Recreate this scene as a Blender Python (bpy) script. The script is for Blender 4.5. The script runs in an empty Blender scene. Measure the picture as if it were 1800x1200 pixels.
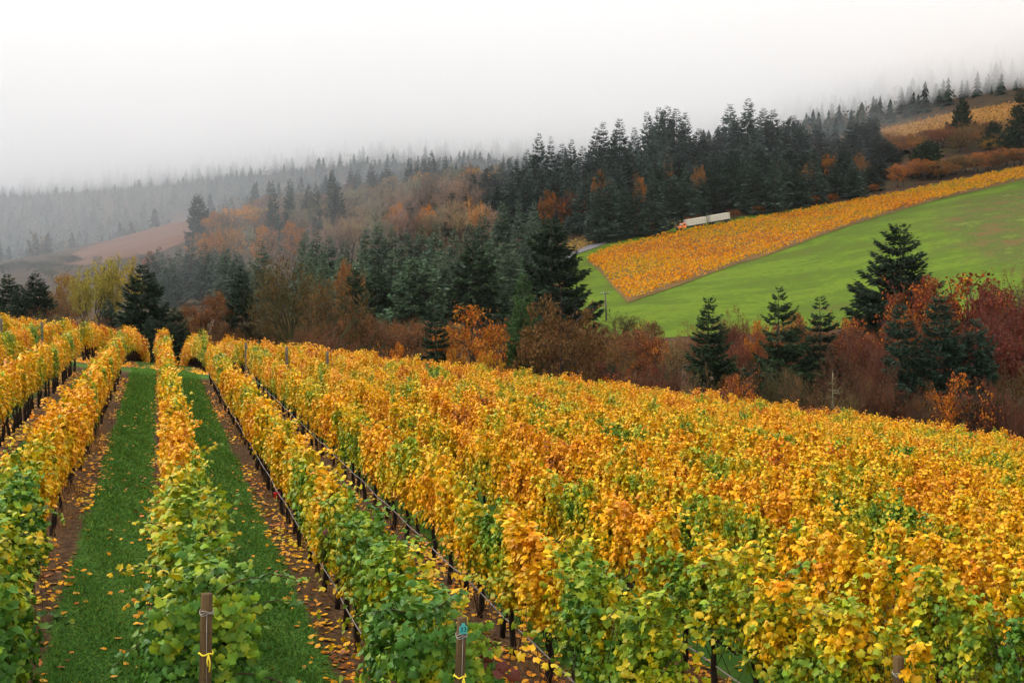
import bpy, math, random
import numpy as np
from mathutils import Vector, Matrix, geometry

sc = bpy.context.scene
COL = sc.collection
R_ = math.radians
rng = np.random.default_rng(7)
random.seed(7)

# ------------------------------------------------------------------ camera
F = 1900.0                                   # focal length in pixels of the 1800 x 1200 photograph
PHI = math.atan(100 / F)                     # looking slightly down
TH = math.atan(622 / F)                      # the vine rows run along +Y, the camera is turned right of them
ST, CT, SP, CP = math.sin(TH), math.cos(TH), math.sin(PHI), math.cos(PHI)
cam_d = bpy.data.cameras.new('camera')
cam_d.sensor_width = 36.0
cam_d.lens = 36.0 * F / 1800.0
cam_d.clip_start, cam_d.clip_end = 0.1, 9000
cam = bpy.data.objects.new('camera', cam_d)
cam.rotation_euler = (math.pi / 2 - PHI, 0, -TH)
COL.objects.link(cam)
sc.camera = cam

# ------------------------------------------------------------------ sky, sun, exposure
SUN_EL, SUN_AZ = R_(48), R_(-52)             # azimuth from +Y towards +X
world = bpy.data.worlds.new('World')
sc.world = world
world.use_nodes = True
wn, wl = world.node_tree.nodes, world.node_tree.links
wn.clear()
sky = wn.new('ShaderNodeTexSky')
sky.sky_type = 'NISHITA'
sky.sun_disc = False
sky.sun_elevation = SUN_EL
sky.sun_rotation = SUN_AZ
sky.air_density, sky.dust_density, sky.ozone_density = 1.0, 6.0, 1.0
hs = wn.new('ShaderNodeHueSaturation')
hs.inputs['Saturation'].default_value = 0.12
veil = wn.new('ShaderNodeMix')                # an even cloud cover in front of the clear sky
veil.data_type = 'RGBA'
veil.inputs['Factor'].default_value = 0.78
veil.inputs['B'].default_value = (7.6, 7.55, 7.5, 1)
bg = wn.new('ShaderNodeBackground')
bg.inputs['Strength'].default_value = 0.13
wo = wn.new('ShaderNodeOutputWorld')
wl.new(sky.outputs[0], hs.inputs['Color'])
wl.new(hs.outputs[0], veil.inputs['A'])
wl.new(veil.outputs['Result'], bg.inputs['Color'])
wl.new(bg.outputs[0], wo.inputs['Surface'])
sun_d = bpy.data.lights.new('sun', 'SUN')
sun_d.energy = 1.1
sun_d.angle = R_(25)
sun_d.color = (1.0, 0.96, 0.9)
sun = bpy.data.objects.new('sun', sun_d)
sdir = Vector((math.sin(SUN_AZ) * math.cos(SUN_EL), math.cos(SUN_AZ) * math.cos(SUN_EL), math.sin(SUN_EL)))
sun.rotation_euler = sdir.to_track_quat('Z', 'Y').to_euler()
sun.location = (0, 0, 60)
COL.objects.link(sun)
sc.view_settings.view_transform = 'Standard'
sc.view_settings.look = 'None'
sc.view_settings.exposure = 1.25
sc.view_settings.gamma = 1.0
sc.view_settings.use_curve_mapping = False
sc.cycles.use_denoising = True
sc.cycles.max_bounces = 12
sc.cycles.diffuse_bounces = 3
sc.cycles.glossy_bounces = 2
sc.cycles.transmission_bounces = 4
sc.cycles.transparent_max_bounces = 8
sc.cycles.volume_bounces = 12
HAZE_DENSITY = 0.00003
FOG_DENSITY = 0.0105

# ------------------------------------------------------------------ helpers
def pt(px, d, py=500.0):
    """world point seen at pixel (px, py) at forward distance d"""
    r, u = (px - 900) / F, (600 - py) / F
    t = d / (CP + u * SP)
    return np.array([d * ST + t * r * CT, d * CT - t * r * ST, t * (-SP + u * CP)])

def tag(o, label=None, cat=None, group=None, kind=None):
    if label: o['label'] = label
    if cat: o['category'] = cat
    if group: o['group'] = group
    if kind: o['kind'] = kind
    return o

def link(o, parent=None, loc=None, rot=None, scale=None):
    COL.objects.link(o)
    if parent is not None: o.parent = parent
    if loc is not None: o.location = loc
    if rot is not None: o.rotation_euler = rot
    if scale is not None: o.scale = scale
    return o

def empty(name, loc, rot=(0, 0, 0)):
    o = bpy.data.objects.new(name, None)
    o.empty_display_size = 0.2
    return link(o, None, loc, rot)

def mesh_np(name, V, faces, mats, idx=None, smooth=False):
    """faces: list of (n,k) int arrays; idx: list of material indices per array"""
    me = bpy.data.meshes.new(name)
    V = np.asarray(V, dtype=np.float32)
    faces = [np.asarray(f, dtype=np.int32) for f in faces if len(f)]
    nl = sum(f.size for f in faces); nf = sum(len(f) for f in faces)
    me.vertices.add(len(V)); me.vertices.foreach_set('co', V.ravel())
    me.loops.add(nl); me.loops.foreach_set('vertex_index', np.concatenate([f.ravel() for f in faces]))
    starts, tot, o = [], [], 0
    for f in faces:
        starts.append(o + np.arange(len(f)) * f.shape[1]); tot.append(np.full(len(f), f.shape[1])); o += f.size
    me.polygons.add(nf)
    me.polygons.foreach_set('loop_start', np.concatenate(starts).astype(np.int32))
    if idx is not None:
        me.polygons.foreach_set('material_index', np.concatenate([np.full(len(f), i) for f, i in zip(faces, idx)]).astype(np.int32))
    if smooth:
        me.polygons.foreach_set('use_smooth', np.ones(nf, dtype=bool))
    for m in mats: me.materials.append(m)
    me.update(calc_edges=True)
    return me

def obj(name, me, parent=None, loc=None, rot=None, scale=None):
    return link(bpy.data.objects.new(name, me), parent, loc, rot, scale)

class MB:
    """collects boxes, bars and tubes into one mesh"""
    def __init__(s): s.v, s.q, s.t, s.n = [], [], [], 0
    def add(s, V, quads=(), tris=()):
        V = np.asarray(V, float)
        if len(quads): s.q.append(np.asarray(quads) + s.n)
        if len(tris): s.t.append(np.asarray(tris) + s.n)
        s.v.append(V); s.n += len(V)
    def box(s, c, size, rotz=0.0, bev=0.0):
        h = np.asarray(size, float) / 2
        c = np.asarray(c, float)
        g = [-1, 1]
        if bev <= 0:
            V = np.array([[x, y, z] for z in g for y in g for x in g]) * h
            Q = [(0, 2, 3, 1), (4, 5, 7, 6), (0, 1, 5, 4), (1, 3, 7, 5), (3, 2, 6, 7), (2, 0, 4, 6)]
            T = []
        else:
            V, Q, T = [], [], []
            b = h - bev
            for ax in range(3):
                for sg in g:
                    o1, o2 = [(1, 2), (2, 0), (0, 1)][ax]
                    n0 = len(V)
                    for a, c2 in ((-1, -1), (1, -1), (1, 1), (-1, 1)):
                        p = [0, 0, 0]; p[ax] = sg * h[ax]; p[o1] = a * b[o1]; p[o2] = c2 * b[o2]; V.append(p)
                    Q.append((n0, n0 + 1, n0 + 2, n0 + 3) if sg > 0 else (n0 + 3, n0 + 2, n0 + 1, n0))
            V = np.array(V)
            key = {tuple(np.round(p, 6)): i for i, p in enumerate(V)}
            def P(ax, sg, s1, s2):
                o1, o2 = [(1, 2), (2, 0), (0, 1)][ax]
                p = [0, 0, 0]; p[ax] = sg * h[ax]; p[o1] = s1 * b[o1]; p[o2] = s2 * b[o2]
                return key[tuple(np.round(np.array(p, float), 6))]
            for sx in g:
                for sy in g: Q.append((P(0, sx, sy, -1), P(0, sx, sy, 1), P(1, sy, 1, sx), P(1, sy, -1, sx)))
                for sz in g: Q.append((P(0, sx, -1, sz), P(0, sx, 1, sz), P(2, sz, sx, 1), P(2, sz, sx, -1)))
            for sy in g:
                for sz in g: Q.append((P(1, sy, sz, -1), P(1, sy, sz, 1), P(2, sz, 1, sy), P(2, sz, -1, sy)))
            for sx in g:
                for sy in g:
                    for sz in g: T.append((P(0, sx, sy, sz), P(1, sy, sz, sx), P(2, sz, sx, sy)))
        cz, sz_ = math.cos(rotz), math.sin(rotz)
        M = np.array([[cz, -sz_, 0], [sz_, cz, 0], [0, 0, 1]])
        s.add(V @ M.T + c, Q, T)
    def tube(s, P, r, n=6, cap=True):
        P = np.asarray(P, float)
        r = np.broadcast_to(np.asarray(r, float), (len(P),))
        T = np.gradient(P, axis=0)
        T /= np.linalg.norm(T, axis=1)[:, None] + 1e-9
        up = np.array([0, 0, 1.0]) if abs(T[0][2]) < 0.9 else np.array([1.0, 0, 0])
        rings = []
        for p, t, q in zip(P, T, r):
            a = np.cross(t, up); a /= np.linalg.norm(a) + 1e-9
            b = np.cross(a, t)
            ang = np.arange(n) / n * 2 * math.pi
            rings.append(p + q * (np.cos(ang)[:, None] * a + np.sin(ang)[:, None] * b))
        V = np.concatenate(rings)
        Q = []
        for i in range(len(P) - 1):
            for j in range(n):
                Q.append((i * n + j, i * n + (j + 1) % n, (i + 1) * n + (j + 1) % n, (i + 1) * n + j))
        Tt = []
        if cap:
            c0, c1 = len(V), len(V) + 1
            V = np.concatenate([V, P[:1], P[-1:]])
            for j in range(n):
                Tt.append((c0, (j + 1) % n, j)); k = (len(P) - 1) * n
                Tt.append((c1, k + j, k + (j + 1) % n))
        s.add(V, Q, Tt)
    def mesh(s, name, mat, smooth=False):
        return mesh_np(name, np.concatenate(s.v), [np.concatenate(a) for a in (s.q, s.t) if a], [mat], smooth=smooth)

def rotmats(fwd, nrm):
    """matrices whose columns are side, forward (leaf tip), normal"""
    f = fwd / (np.linalg.norm(fwd, axis=1)[:, None] + 1e-9)
    n = nrm - f * np.sum(nrm * f, axis=1)[:, None]
    n /= np.linalg.norm(n, axis=1)[:, None] + 1e-9
    sd = np.cross(f, n)
    return np.stack([sd, f, n], axis=2)

def scatter(T, TF, P, M, S):
    """copies template T (m,3) with faces TF to n places"""
    n, m = len(P), len(T)
    S = np.asarray(S, float)
    S = S[:, None, None] if S.ndim == 1 else S[:, None, :]
    V = np.einsum('nij,nmj->nmi', M, T[None] * S) + P[:, None]
    Fc = (TF[None] + (np.arange(n) * m)[:, None, None]).reshape(-1, TF.shape[1])
    return V.reshape(-1, 3), Fc

# ------------------------------------------------------------------ materials
def new_mat(name):
    m = bpy.data.materials.new(name)
    m.use_nodes = True
    nt = m.node_tree
    nt.nodes.clear()
    out = nt.nodes.new('ShaderNodeOutputMaterial')
    return m, nt, nt.nodes, nt.links, out

def N(nodes, t, **kw):
    n = nodes.new(t)
    for k, v in kw.items(): setattr(n, k, v)
    return n

def ramp(nodes, stops, interp='LINEAR'):
    r = nodes.new('ShaderNodeValToRGB')
    r.color_ramp.interpolation = interp
    e = r.color_ramp.elements
    while len(e) < len(stops): e.new(0.5)
    for el, (p, c) in zip(e, stops):
        el.position = p; el.color = (*c, 1) if len(c) == 3 else c
    return r

def math_n(nodes, links, op, a, b=None, clamp=False):
    n = nodes.new('ShaderNodeMath'); n.operation = op; n.use_clamp = clamp
    for i, v in enumerate((a, b)):
        if v is None: continue
        if isinstance(v, (int, float)): n.inputs[i].default_value = v
        else: links.new(v, n.inputs[i])
    return n.outputs[0]

def leafy_shader(nodes, links, out, color, rough=0.5, spec=0.35, trans=0.35, tint=(1.0, 1.0, 1.0)):
    p = nodes.new('ShaderNodeBsdfPrincipled')
    p.inputs['Roughness'].default_value = rough
    p.inputs['Specular IOR Level'].default_value = spec
    links.new(color, p.inputs['Base Color'])
    t = nodes.new('ShaderNodeBsdfTranslucent')
    links.new(color, t.inputs['Color'])
    mx = nodes.new('ShaderNodeMixShader')
    mx.inputs[0].default_value = trans
    links.new(p.outputs[0], mx.inputs[1]); links.new(t.outputs[0], mx.inputs[2])
    links.new(mx.outputs[0], out.inputs['Surface'])

def vine_material(name, ripe=0.0):
    """vine leaf: autumn yellow, orange and green by patch, by leaf and by object (object colour r: greener, g: redder)"""
    m, nt, nd, lk, out = new_mat(name)
    geo = N(nd, 'ShaderNodeNewGeometry')
    oi = N(nd, 'ShaderNodeObjectInfo')
    sep = N(nd, 'ShaderNodeSeparateColor'); lk.new(oi.outputs['Color'], sep.inputs[0])
    n1 = N(nd, 'ShaderNodeTexNoise'); n1.inputs['Scale'].default_value = 0.75; n1.inputs['Detail'].default_value = 3
    mp1 = N(nd, 'ShaderNodeMapping'); mp1.inputs['Scale'].default_value = (1.0, .42, .8)   # vines of a row ripen together
    lk.new(geo.outputs['Position'], mp1.inputs['Vector']); lk.new(mp1.outputs[0], n1.inputs['Vector'])
    n2 = N(nd, 'ShaderNodeTexNoise'); n2.inputs['Scale'].default_value = 2.6; n2.inputs['Detail'].default_value = 2
    lk.new(geo.outputs['Position'], n2.inputs['Vector'])
    a = math_n(nd, lk, 'MULTIPLY', n1.outputs[0], 1.65)
    b = math_n(nd, lk, 'MULTIPLY', n2.outputs[0], 0.90)
    c = math_n(nd, lk, 'MULTIPLY', geo.outputs['Random Per Island'], 0.22)
    s = math_n(nd, lk, 'ADD', math_n(nd, lk, 'ADD', a, b), c)
    s = math_n(nd, lk, 'SUBTRACT', s, 0.835 - ripe)
    s = math_n(nd, lk, 'SUBTRACT', s, math_n(nd, lk, 'MULTIPLY', sep.outputs[0], 0.62), clamp=True)
    cr = ramp(nd, [(0.0, (0.046, 0.122, 0.013)), (0.14, (0.125, 0.220, 0.013)), (0.27, (0.24, 0.28, 0.010)), (0.40, (0.48, 0.34, 0.006)),
                   (0.54, (0.68, 0.345, 0.004)), (0.76, (0.66, 0.265, 0.004)), (0.92, (0.50, 0.145, 0.005)), (1.0, (0.18, 0.055, 0.009))])
    lk.new(s, cr.inputs[0])
    red = N(nd, 'ShaderNodeMix', data_type='RGBA')
    red.inputs['B'].default_value = (0.085, 0.010, 0.022, 1)
    lk.new(sep.outputs[1], red.inputs['Factor']); lk.new(cr.outputs[0], red.inputs['A'])
    # a brown edge or blotch on some leaves
    n3 = N(nd, 'ShaderNodeTexNoise'); n3.inputs['Scale'].default_value = 16; n3.inputs['Detail'].default_value = 2
    lk.new(geo.outputs['Position'], n3.inputs['Vector'])
    rb = ramp(nd, [(0.60, (0, 0, 0)), (0.72, (0.45, 0.45, 0.45))]); lk.new(n3.outputs[0], rb.inputs[0])
    br = N(nd, 'ShaderNodeMix', data_type='RGBA'); br.blend_type = 'MULTIPLY'
    br.inputs['B'].default_value = (0.72, 0.5, 0.5, 1)
    lk.new(rb.outputs[0], br.inputs['Factor']); lk.new(red.outputs['Result'], br.inputs['A'])
    hsv = N(nd, 'ShaderNodeHueSaturation')
    v = math_n(nd, lk, 'ADD', math_n(nd, lk, 'MULTIPLY', math_n(nd, lk, 'FRACT', math_n(nd, lk, 'MULTIPLY', geo.outputs['Random Per Island'], 7.31)), 0.58), 0.62)
    lk.new(v, hsv.inputs['Value']); lk.new(br.outputs['Result'], hsv.inputs['Color'])
    leafy_shader(nd, lk, out, hsv.outputs[0], 0.45, 0.14, 0.13)
    return m

def crown_material(name, var=0.5, hue=0.03, trans=0.22, rough=0.75, spec=0.06, patch=0.0, patch_col=(0.6, 0.25, 0.02)):
    """tree foliage: the object's own colour, varied leaf by leaf; optional patches still in another colour"""
    m, nt, nd, lk, out = new_mat(name)
    geo = N(nd, 'ShaderNodeNewGeometry'); oi = N(nd, 'ShaderNodeObjectInfo')
    r = geo.outputs['Random Per Island']
    col = oi.outputs['Color']
    if patch > 0:
        n1 = N(nd, 'ShaderNodeTexNoise'); n1.inputs['Scale'].default_value = 0.33; n1.inputs['Detail'].default_value = 3
        lk.new(geo.outputs['Position'], n1.inputs['Vector'])
        w = math_n(nd, lk, 'ADD', n1.outputs[0], math_n(nd, lk, 'MULTIPLY', r, 0.16))
        rp = ramp(nd, [(1 - patch, (0, 0, 0)), (1 - patch + 0.06, (1, 1, 1))]); lk.new(w, rp.inputs[0])
        mx = N(nd, 'ShaderNodeMix', data_type='RGBA'); mx.inputs['B'].default_value = (*patch_col, 1)
        lk.new(rp.outputs[0], mx.inputs['Factor']); lk.new(col, mx.inputs['A'])
        col = mx.outputs['Result']
    hsv = N(nd, 'ShaderNodeHueSaturation')
    r2 = math_n(nd, lk, 'FRACT', math_n(nd, lk, 'MULTIPLY', r, 13.7))
    lk.new(math_n(nd, lk, 'ADD', math_n(nd, lk, 'MULTIPLY', r, 2 * var), 1 - var), hsv.inputs['Value'])
    lk.new(math_n(nd, lk, 'ADD', math_n(nd, lk, 'MULTIPLY', r2, 2 * hue), 0.5 - hue), hsv.inputs['Hue'])
    lk.new(col, hsv.inputs['Color'])
    leafy_shader(nd, lk, out, hsv.outputs[0], rough, spec, trans)
    return m

def plain(name, color, rough=0.7, spec=0.3, metal=0.0, noise=0.0, scale=8.0, c2=None, bump=0.0, stretch=None):
    m, nt, nd, lk, out = new_mat(name)
    p = nd.new('ShaderNodeBsdfPrincipled')
    p.inputs['Roughness'].default_value = rough
    p.inputs['Specular IOR Level'].default_value = spec
    p.inputs['Metallic'].default_value = metal
    p.inputs['Base Color'].default_value = (*color, 1)
    if noise > 0 or bump > 0:
        tc = N(nd, 'ShaderNodeTexCoord')
        mp = N(nd, 'ShaderNodeMapping')
        if stretch: mp.inputs['Scale'].default_value = stretch
        lk.new(tc.outputs['Object'], mp.inputs['Vector'])
        n = N(nd, 'ShaderNodeTexNoise'); n.inputs['Scale'].default_value = scale; n.inputs['Detail'].default_value = 6
        lk.new(mp.outputs[0], n.inputs['Vector'])
        rp = ramp(nd, [(0.3, color), (0.7, c2 or tuple(x * (1 - noise) for x in color))])
        lk.new(n.outputs[0], rp.inputs[0]); lk.new(rp.outputs[0], p.inputs['Base Color'])
        if bump > 0:
            b = N(nd, 'ShaderNodeBump'); b.inputs['Strength'].default_value = bump; b.inputs['Distance'].default_value = 0.01
            lk.new(n.outputs[0], b.inputs['Height']); lk.new(b.outputs[0], p.inputs['Normal'])
    lk.new(p.outputs[0], out.inputs['Surface'])
    return m

ROW_S, ROW_C0 = 2.13, 0.30                    # row spacing and the position of the middle row
D_END, D_LANE = 55.0, 59.5                    # where the near block of vines ends and the next begins

def ground_material():
    m, nt, nd, lk, out = new_mat('ground')
    geo = N(nd, 'ShaderNodeNewGeometry')
    sx = N(nd, 'ShaderNodeSeparateXYZ'); lk.new(geo.outputs['Position'], sx.inputs[0])
    def noise(scale, det=4, vec=None):
        n = N(nd, 'ShaderNodeTexNoise'); n.inputs['Scale'].default_value = scale; n.inputs['Detail'].default_value = det
        lk.new(vec or geo.outputs['Position'], n.inputs['Vector']); return n.outputs[0]
    # distance from the nearest row line
    q = math_n(nd, lk, 'DIVIDE', math_n(nd, lk, 'SUBTRACT', sx.outputs[0], ROW_C0), ROW_S)
    fr = math_n(nd, lk, 'SUBTRACT', q, math_n(nd, lk, 'ROUND', q))
    dist = math_n(nd, lk, 'MULTIPLY', math_n(nd, lk, 'ABSOLUTE', fr), ROW_S)
    wob = math_n(nd, lk, 'MULTIPLY', math_n(nd, lk, 'SUBTRACT', noise(1.3, 4), 0.5), 0.34)
    wob2 = math_n(nd, lk, 'MULTIPLY', math_n(nd, lk, 'SUBTRACT', noise(14, 4), 0.5), 0.28)
    dist = math_n(nd, lk, 'ADD', dist, math_n(nd, lk, 'ADD', wob, wob2))
    soilf = ramp(nd, [(0.44, (1, 1, 1)), (0.52, (0, 0, 0))]); lk.new(dist, soilf.inputs[0])
    at = N(nd, 'ShaderNodeAttribute', attribute_name='zone')      # 1 among the vines, 0 in the woods beyond; lane in between
    lane = N(nd, 'ShaderNodeAttribute', attribute_name='lane')
    soil_mask = math_n(nd, lk, 'MULTIPLY', soilf.outputs[0], math_n(nd, lk, 'SUBTRACT', 1.0, lane.outputs['Fac']))
    lanesoil = ramp(nd, [(0.56, (0, 0, 0)), (0.64, (0.8, 0.8, 0.8))]); lk.new(noise(0.9, 5), lanesoil.inputs[0])
    soil_mask = math_n(nd, lk, 'MAXIMUM', soil_mask, math_n(nd, lk, 'MULTIPLY', lanesoil.outputs[0], lane.outputs['Fac']))
    soil = ramp(nd, [(0.25, (0.026, 0.015, 0.009)), (0.5, (0.062, 0.035, 0.018)), (0.75, (0.12, 0.070, 0.034))]); lk.new(noise(9, 8), soil.inputs[0])
    gm = math_n(nd, lk, 'ADD', math_n(nd, lk, 'MULTIPLY', noise(1.1, 5), 0.6), math_n(nd, lk, 'MULTIPLY', noise(26, 5), 0.45))
    grass = ramp(nd, [(0.30, (0.018, 0.050, 0.010)), (0.50, (0.036, 0.086, 0.014)), (0.68, (0.068, 0.115, 0.018)), (0.82, (0.12, 0.115, 0.034))]); lk.new(gm, grass.inputs[0])
    near = N(nd, 'ShaderNodeMix', data_type='RGBA')
    lk.new(soil_mask, near.inputs['Factor']); lk.new(grass.outputs[0], near.inputs['A']); lk.new(soil.outputs[0], near.inputs['B'])
    floor = ramp(nd, [(0.3, (0.030, 0.020, 0.012)), (0.5, (0.060, 0.034, 0.020)), (0.7, (0.045, 0.050, 0.020))]); lk.new(noise(0.12, 8), floor.inputs[0])
    allc = N(nd, 'ShaderNodeMix', data_type='RGBA')
    lk.new(at.outputs['Fac'], allc.inputs['Factor']); lk.new(floor.outputs[0], allc.inputs['A']); lk.new(near.outputs['Result'], allc.inputs['B'])
    p = nd.new('ShaderNodeBsdfPrincipled')
    p.inputs['Roughness'].default_value = 0.95; p.inputs['Specular IOR Level'].default_value = 0.03
    lk.new(allc.outputs['Result'], p.inputs['Base Color'])
    b = N(nd, 'ShaderNodeBump'); b.inputs['Strength'].default_value = 0.6; b.inputs['Distance'].default_value = 0.05
    lk.new(noise(17, 8), b.inputs['Height']); lk.new(b.outputs[0], p.inputs['Normal'])
    lk.new(p.outputs[0], out.inputs['Surface'])
    return m

def field_material(name, stops, scale, fine, bump=0.0, stretch=(1, 1, 1), rot=0.0):
    m, nt, nd, lk, out = new_mat(name)
    geo = N(nd, 'ShaderNodeNewGeometry')
    mp = N(nd, 'ShaderNodeMapping'); mp.inputs['Scale'].default_value = stretch; mp.inputs['Rotation'].default_value = (0, 0, rot)
    lk.new(geo.outputs['Position'], mp.inputs['Vector'])
    a = N(nd, 'ShaderNodeTexNoise'); a.inputs['Scale'].default_value = scale; a.inputs['Detail'].default_value = 8; a.inputs['Roughness'].default_value = 0.62
    lk.new(mp.outputs[0], a.inputs['Vector'])
    f = N(nd, 'ShaderNodeTexNoise'); f.inputs['Scale'].default_value = fine; f.inputs['Detail'].default_value = 6
    lk.new(mp.outputs[0], f.inputs['Vector'])
    s = math_n(nd, lk, 'ADD', math_n(nd, lk, 'MULTIPLY', a.outputs[0], 0.65), math_n(nd, lk, 'MULTIPLY', f.outputs[0], 0.35))
    rp = ramp(nd, stops); lk.new(s, rp.inputs[0])
    p = nd.new('ShaderNodeBsdfPrincipled')
    p.inputs['Roughness'].default_value = 0.95; p.inputs['Specular IOR Level'].default_value = 0.03
    lk.new(rp.outputs[0], p.inputs['Base Color'])
    if bump:
        b = N(nd, 'ShaderNodeBump'); b.inputs['Strength'].default_value = 0.7; b.inputs['Distance'].default_value = bump
        lk.new(f.outputs[0], b.inputs['Height']); lk.new(b.outputs[0], p.inputs['Normal'])
    lk.new(p.outputs[0], out.inputs['Surface'])
    return m

def pasture_material():
    """mown pasture streaked along the slope, rough and weedy where the attribute `rough` is set"""
    m, nt, nd, lk, out = new_mat('hill_pasture')
    geo = N(nd, 'ShaderNodeNewGeometry')
    def noise(scale, det, rgh=.6, stretch=(1, 1, 1), rot=0.0):
        mp = N(nd, 'ShaderNodeMapping'); mp.inputs['Scale'].default_value = stretch; mp.inputs['Rotation'].default_value = (0, 0, rot)
        lk.new(geo.outputs['Position'], mp.inputs['Vector'])
        n = N(nd, 'ShaderNodeTexNoise'); n.inputs['Scale'].default_value = scale; n.inputs['Detail'].default_value = det; n.inputs['Roughness'].default_value = rgh
        lk.new(mp.outputs[0], n.inputs['Vector']); return n.outputs[0]
    s = math_n(nd, lk, 'ADD', math_n(nd, lk, 'MULTIPLY', noise(.032, 9, .70, (1, 2.4, 1), .6), .66), math_n(nd, lk, 'MULTIPLY', noise(.55, 9, .75), .34))
    rp = ramp(nd, [(.34, (.080, .066, .020)), (.42, (.056, .080, .011)), (.49, (.060, .096, .010)), (.55, (.084, .126, .011)), (.62, (.064, .088, .012)), (.70, (.100, .086, .026))]); lk.new(s, rp.inputs[0])
    q = math_n(nd, lk, 'ADD', math_n(nd, lk, 'MULTIPLY', noise(.11, 8, .7), .6), math_n(nd, lk, 'MULTIPLY', noise(.9, 6, .7), .4))
    rr = ramp(nd, [(.38, (.100, .050, .024)), (.46, (.085, .074, .022)), (.52, (.045, .068, .013)), (.58, (.085, .108, .016)), (.66, (.13, .12, .045))]); lk.new(q, rr.inputs[0])
    at = N(nd, 'ShaderNodeAttribute', attribute_name='rough')
    w = math_n(nd, lk, 'ADD', at.outputs['Fac'], math_n(nd, lk, 'MULTIPLY', math_n(nd, lk, 'SUBTRACT', noise(.09, 6), .5), 1.1))
    wr = ramp(nd, [(.40, (0, 0, 0)), (.66, (1, 1, 1))]); lk.new(w, wr.inputs[0])
    mx = N(nd, 'ShaderNodeMix', data_type='RGBA')
    lk.new(wr.outputs[0], mx.inputs['Factor']); lk.new(rp.outputs[0], mx.inputs['A']); lk.new(rr.outputs[0], mx.inputs['B'])
    p = nd.new('ShaderNodeBsdfPrincipled'); p.inputs['Roughness'].default_value = .95; p.inputs['Specular IOR Level'].default_value = .03
    lk.new(mx.outputs['Result'], p.inputs['Base Color'])
    b = N(nd, 'ShaderNodeBump'); b.inputs['Strength'].default_value = .8; b.inputs['Distance'].default_value = .5
    lk.new(q, b.inputs['Height']); lk.new(b.outputs[0], p.inputs['Normal'])
    lk.new(p.outputs[0], out.inputs['Surface'])
    return m

M = {}
M['ground'] = ground_material()
M['vine'] = vine_material('vine_leaves')
M['vine_far'] = vine_material('vine_leaves_beyond', 0.12)
M['fallen'] = vine_material('fallen_vine_leaves', 0.15)
M['cane'] = plain('vine_cane', (0.05, 0.026, 0.014), 0.8, 0.2, noise=0.5, scale=30)
M['vine_bark'] = plain('vine_bark', (0.030, 0.020, 0.014), 0.95, 0.1, noise=0.7, scale=25, bump=0.8, stretch=(1, 1, 0.25))
M['bark'] = plain('tree_bark', (0.055, 0.042, 0.032), 0.95, 0.1, noise=0.6, scale=3, bump=0.6, stretch=(1, 1, 0.2))
M['mossy_bark'] = plain('mossy_bark', (0.050, 0.042, 0.024), 0.95, 0.1, noise=0.6, scale=2, c2=(0.085, 0.085, 0.030), bump=0.6)
M['pale_bark'] = plain('pale_dead_wood', (0.20, 0.17, 0.10), 0.9, 0.1, noise=0.5, scale=2)
M['needles'] = crown_material('conifer_needles', 0.6, 0.025, 0.08, 0.7, 0.06)
M['leaves'] = crown_material('autumn_leaves', 0.5, 0.02, 0.3)
M['leaves_patch'] = crown_material('autumn_leaves_with_gold_tips', 0.5, 0.02, 0.3, patch=0.36, patch_col=(0.34, 0.105, 0.010))
M['twigs'] = crown_material('bare_twigs', 0.45, 0.02, 0.1, 0.85, 0.1)
M['hose'] = plain('irrigation_hose', (0.17, 0.14, 0.12), 0.55, 0.4)
M['post'] = plain('weathered_post', (0.105, 0.064, 0.026), 0.9, 0.08, noise=0.6, scale=6, c2=(0.045, 0.029, 0.015), bump=0.7, stretch=(5, 5, 0.5))
M['post_old'] = plain('grey_old_post', (0.14, 0.105, 0.075), 0.9, 0.2, noise=0.5, scale=6, bump=0.5, stretch=(5, 5, 0.5))
M['wire'] = plain('steel_wire', (0.26, 0.23, 0.20), 0.45, 0.5, 0.6)
M['rope'] = plain('yellow_twine', (0.66, 0.50, 0.03), 0.7, 0.2)
M['tag'] = plain('teal_tag', (0.045, 0.30, 0.28), 0.5, 0.4)
M['ink'] = plain('tag_ink', (0.01, 0.02, 0.02), 0.6, 0.2)
M['ribbon'] = plain('red_ribbon', (0.55, 0.02, 0.02), 0.5, 0.3)
M['orange'] = plain('orange_paint', (0.80, 0.19, 0.015), 0.35, 0.5, noise=0.15, scale=2)
M['glass'] = plain('dark_glass', (0.015, 0.02, 0.025), 0.1, 0.6)
M['black'] = plain('black_rubber', (0.02, 0.02, 0.02), 0.85, 0.2)
M['chrome'] = plain('dull_chrome', (0.5, 0.5, 0.5), 0.3, 0.5, 0.9)
M['bin'] = plain('bin_plastic', (0.66, 0.62, 0.50), 0.6, 0.3, noise=0.25, scale=3)
M['deck'] = plain('dark_deck', (0.05, 0.045, 0.04), 0.8, 0.2)
M['pole'] = plain('creosoted_pole', (0.11, 0.085, 0.075), 0.9, 0.2, noise=0.4, scale=3)
M['white'] = plain('white_plastic', (0.78, 0.78, 0.76), 0.5, 0.4)
M['grass'] = crown_material('lawn_grass', 0.45, 0.03, 0.25, 0.7, 0.05)
M['hay'] = crown_material('dry_weeds', 0.4, 0.02, 0.3, 0.8, 0.1)

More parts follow.
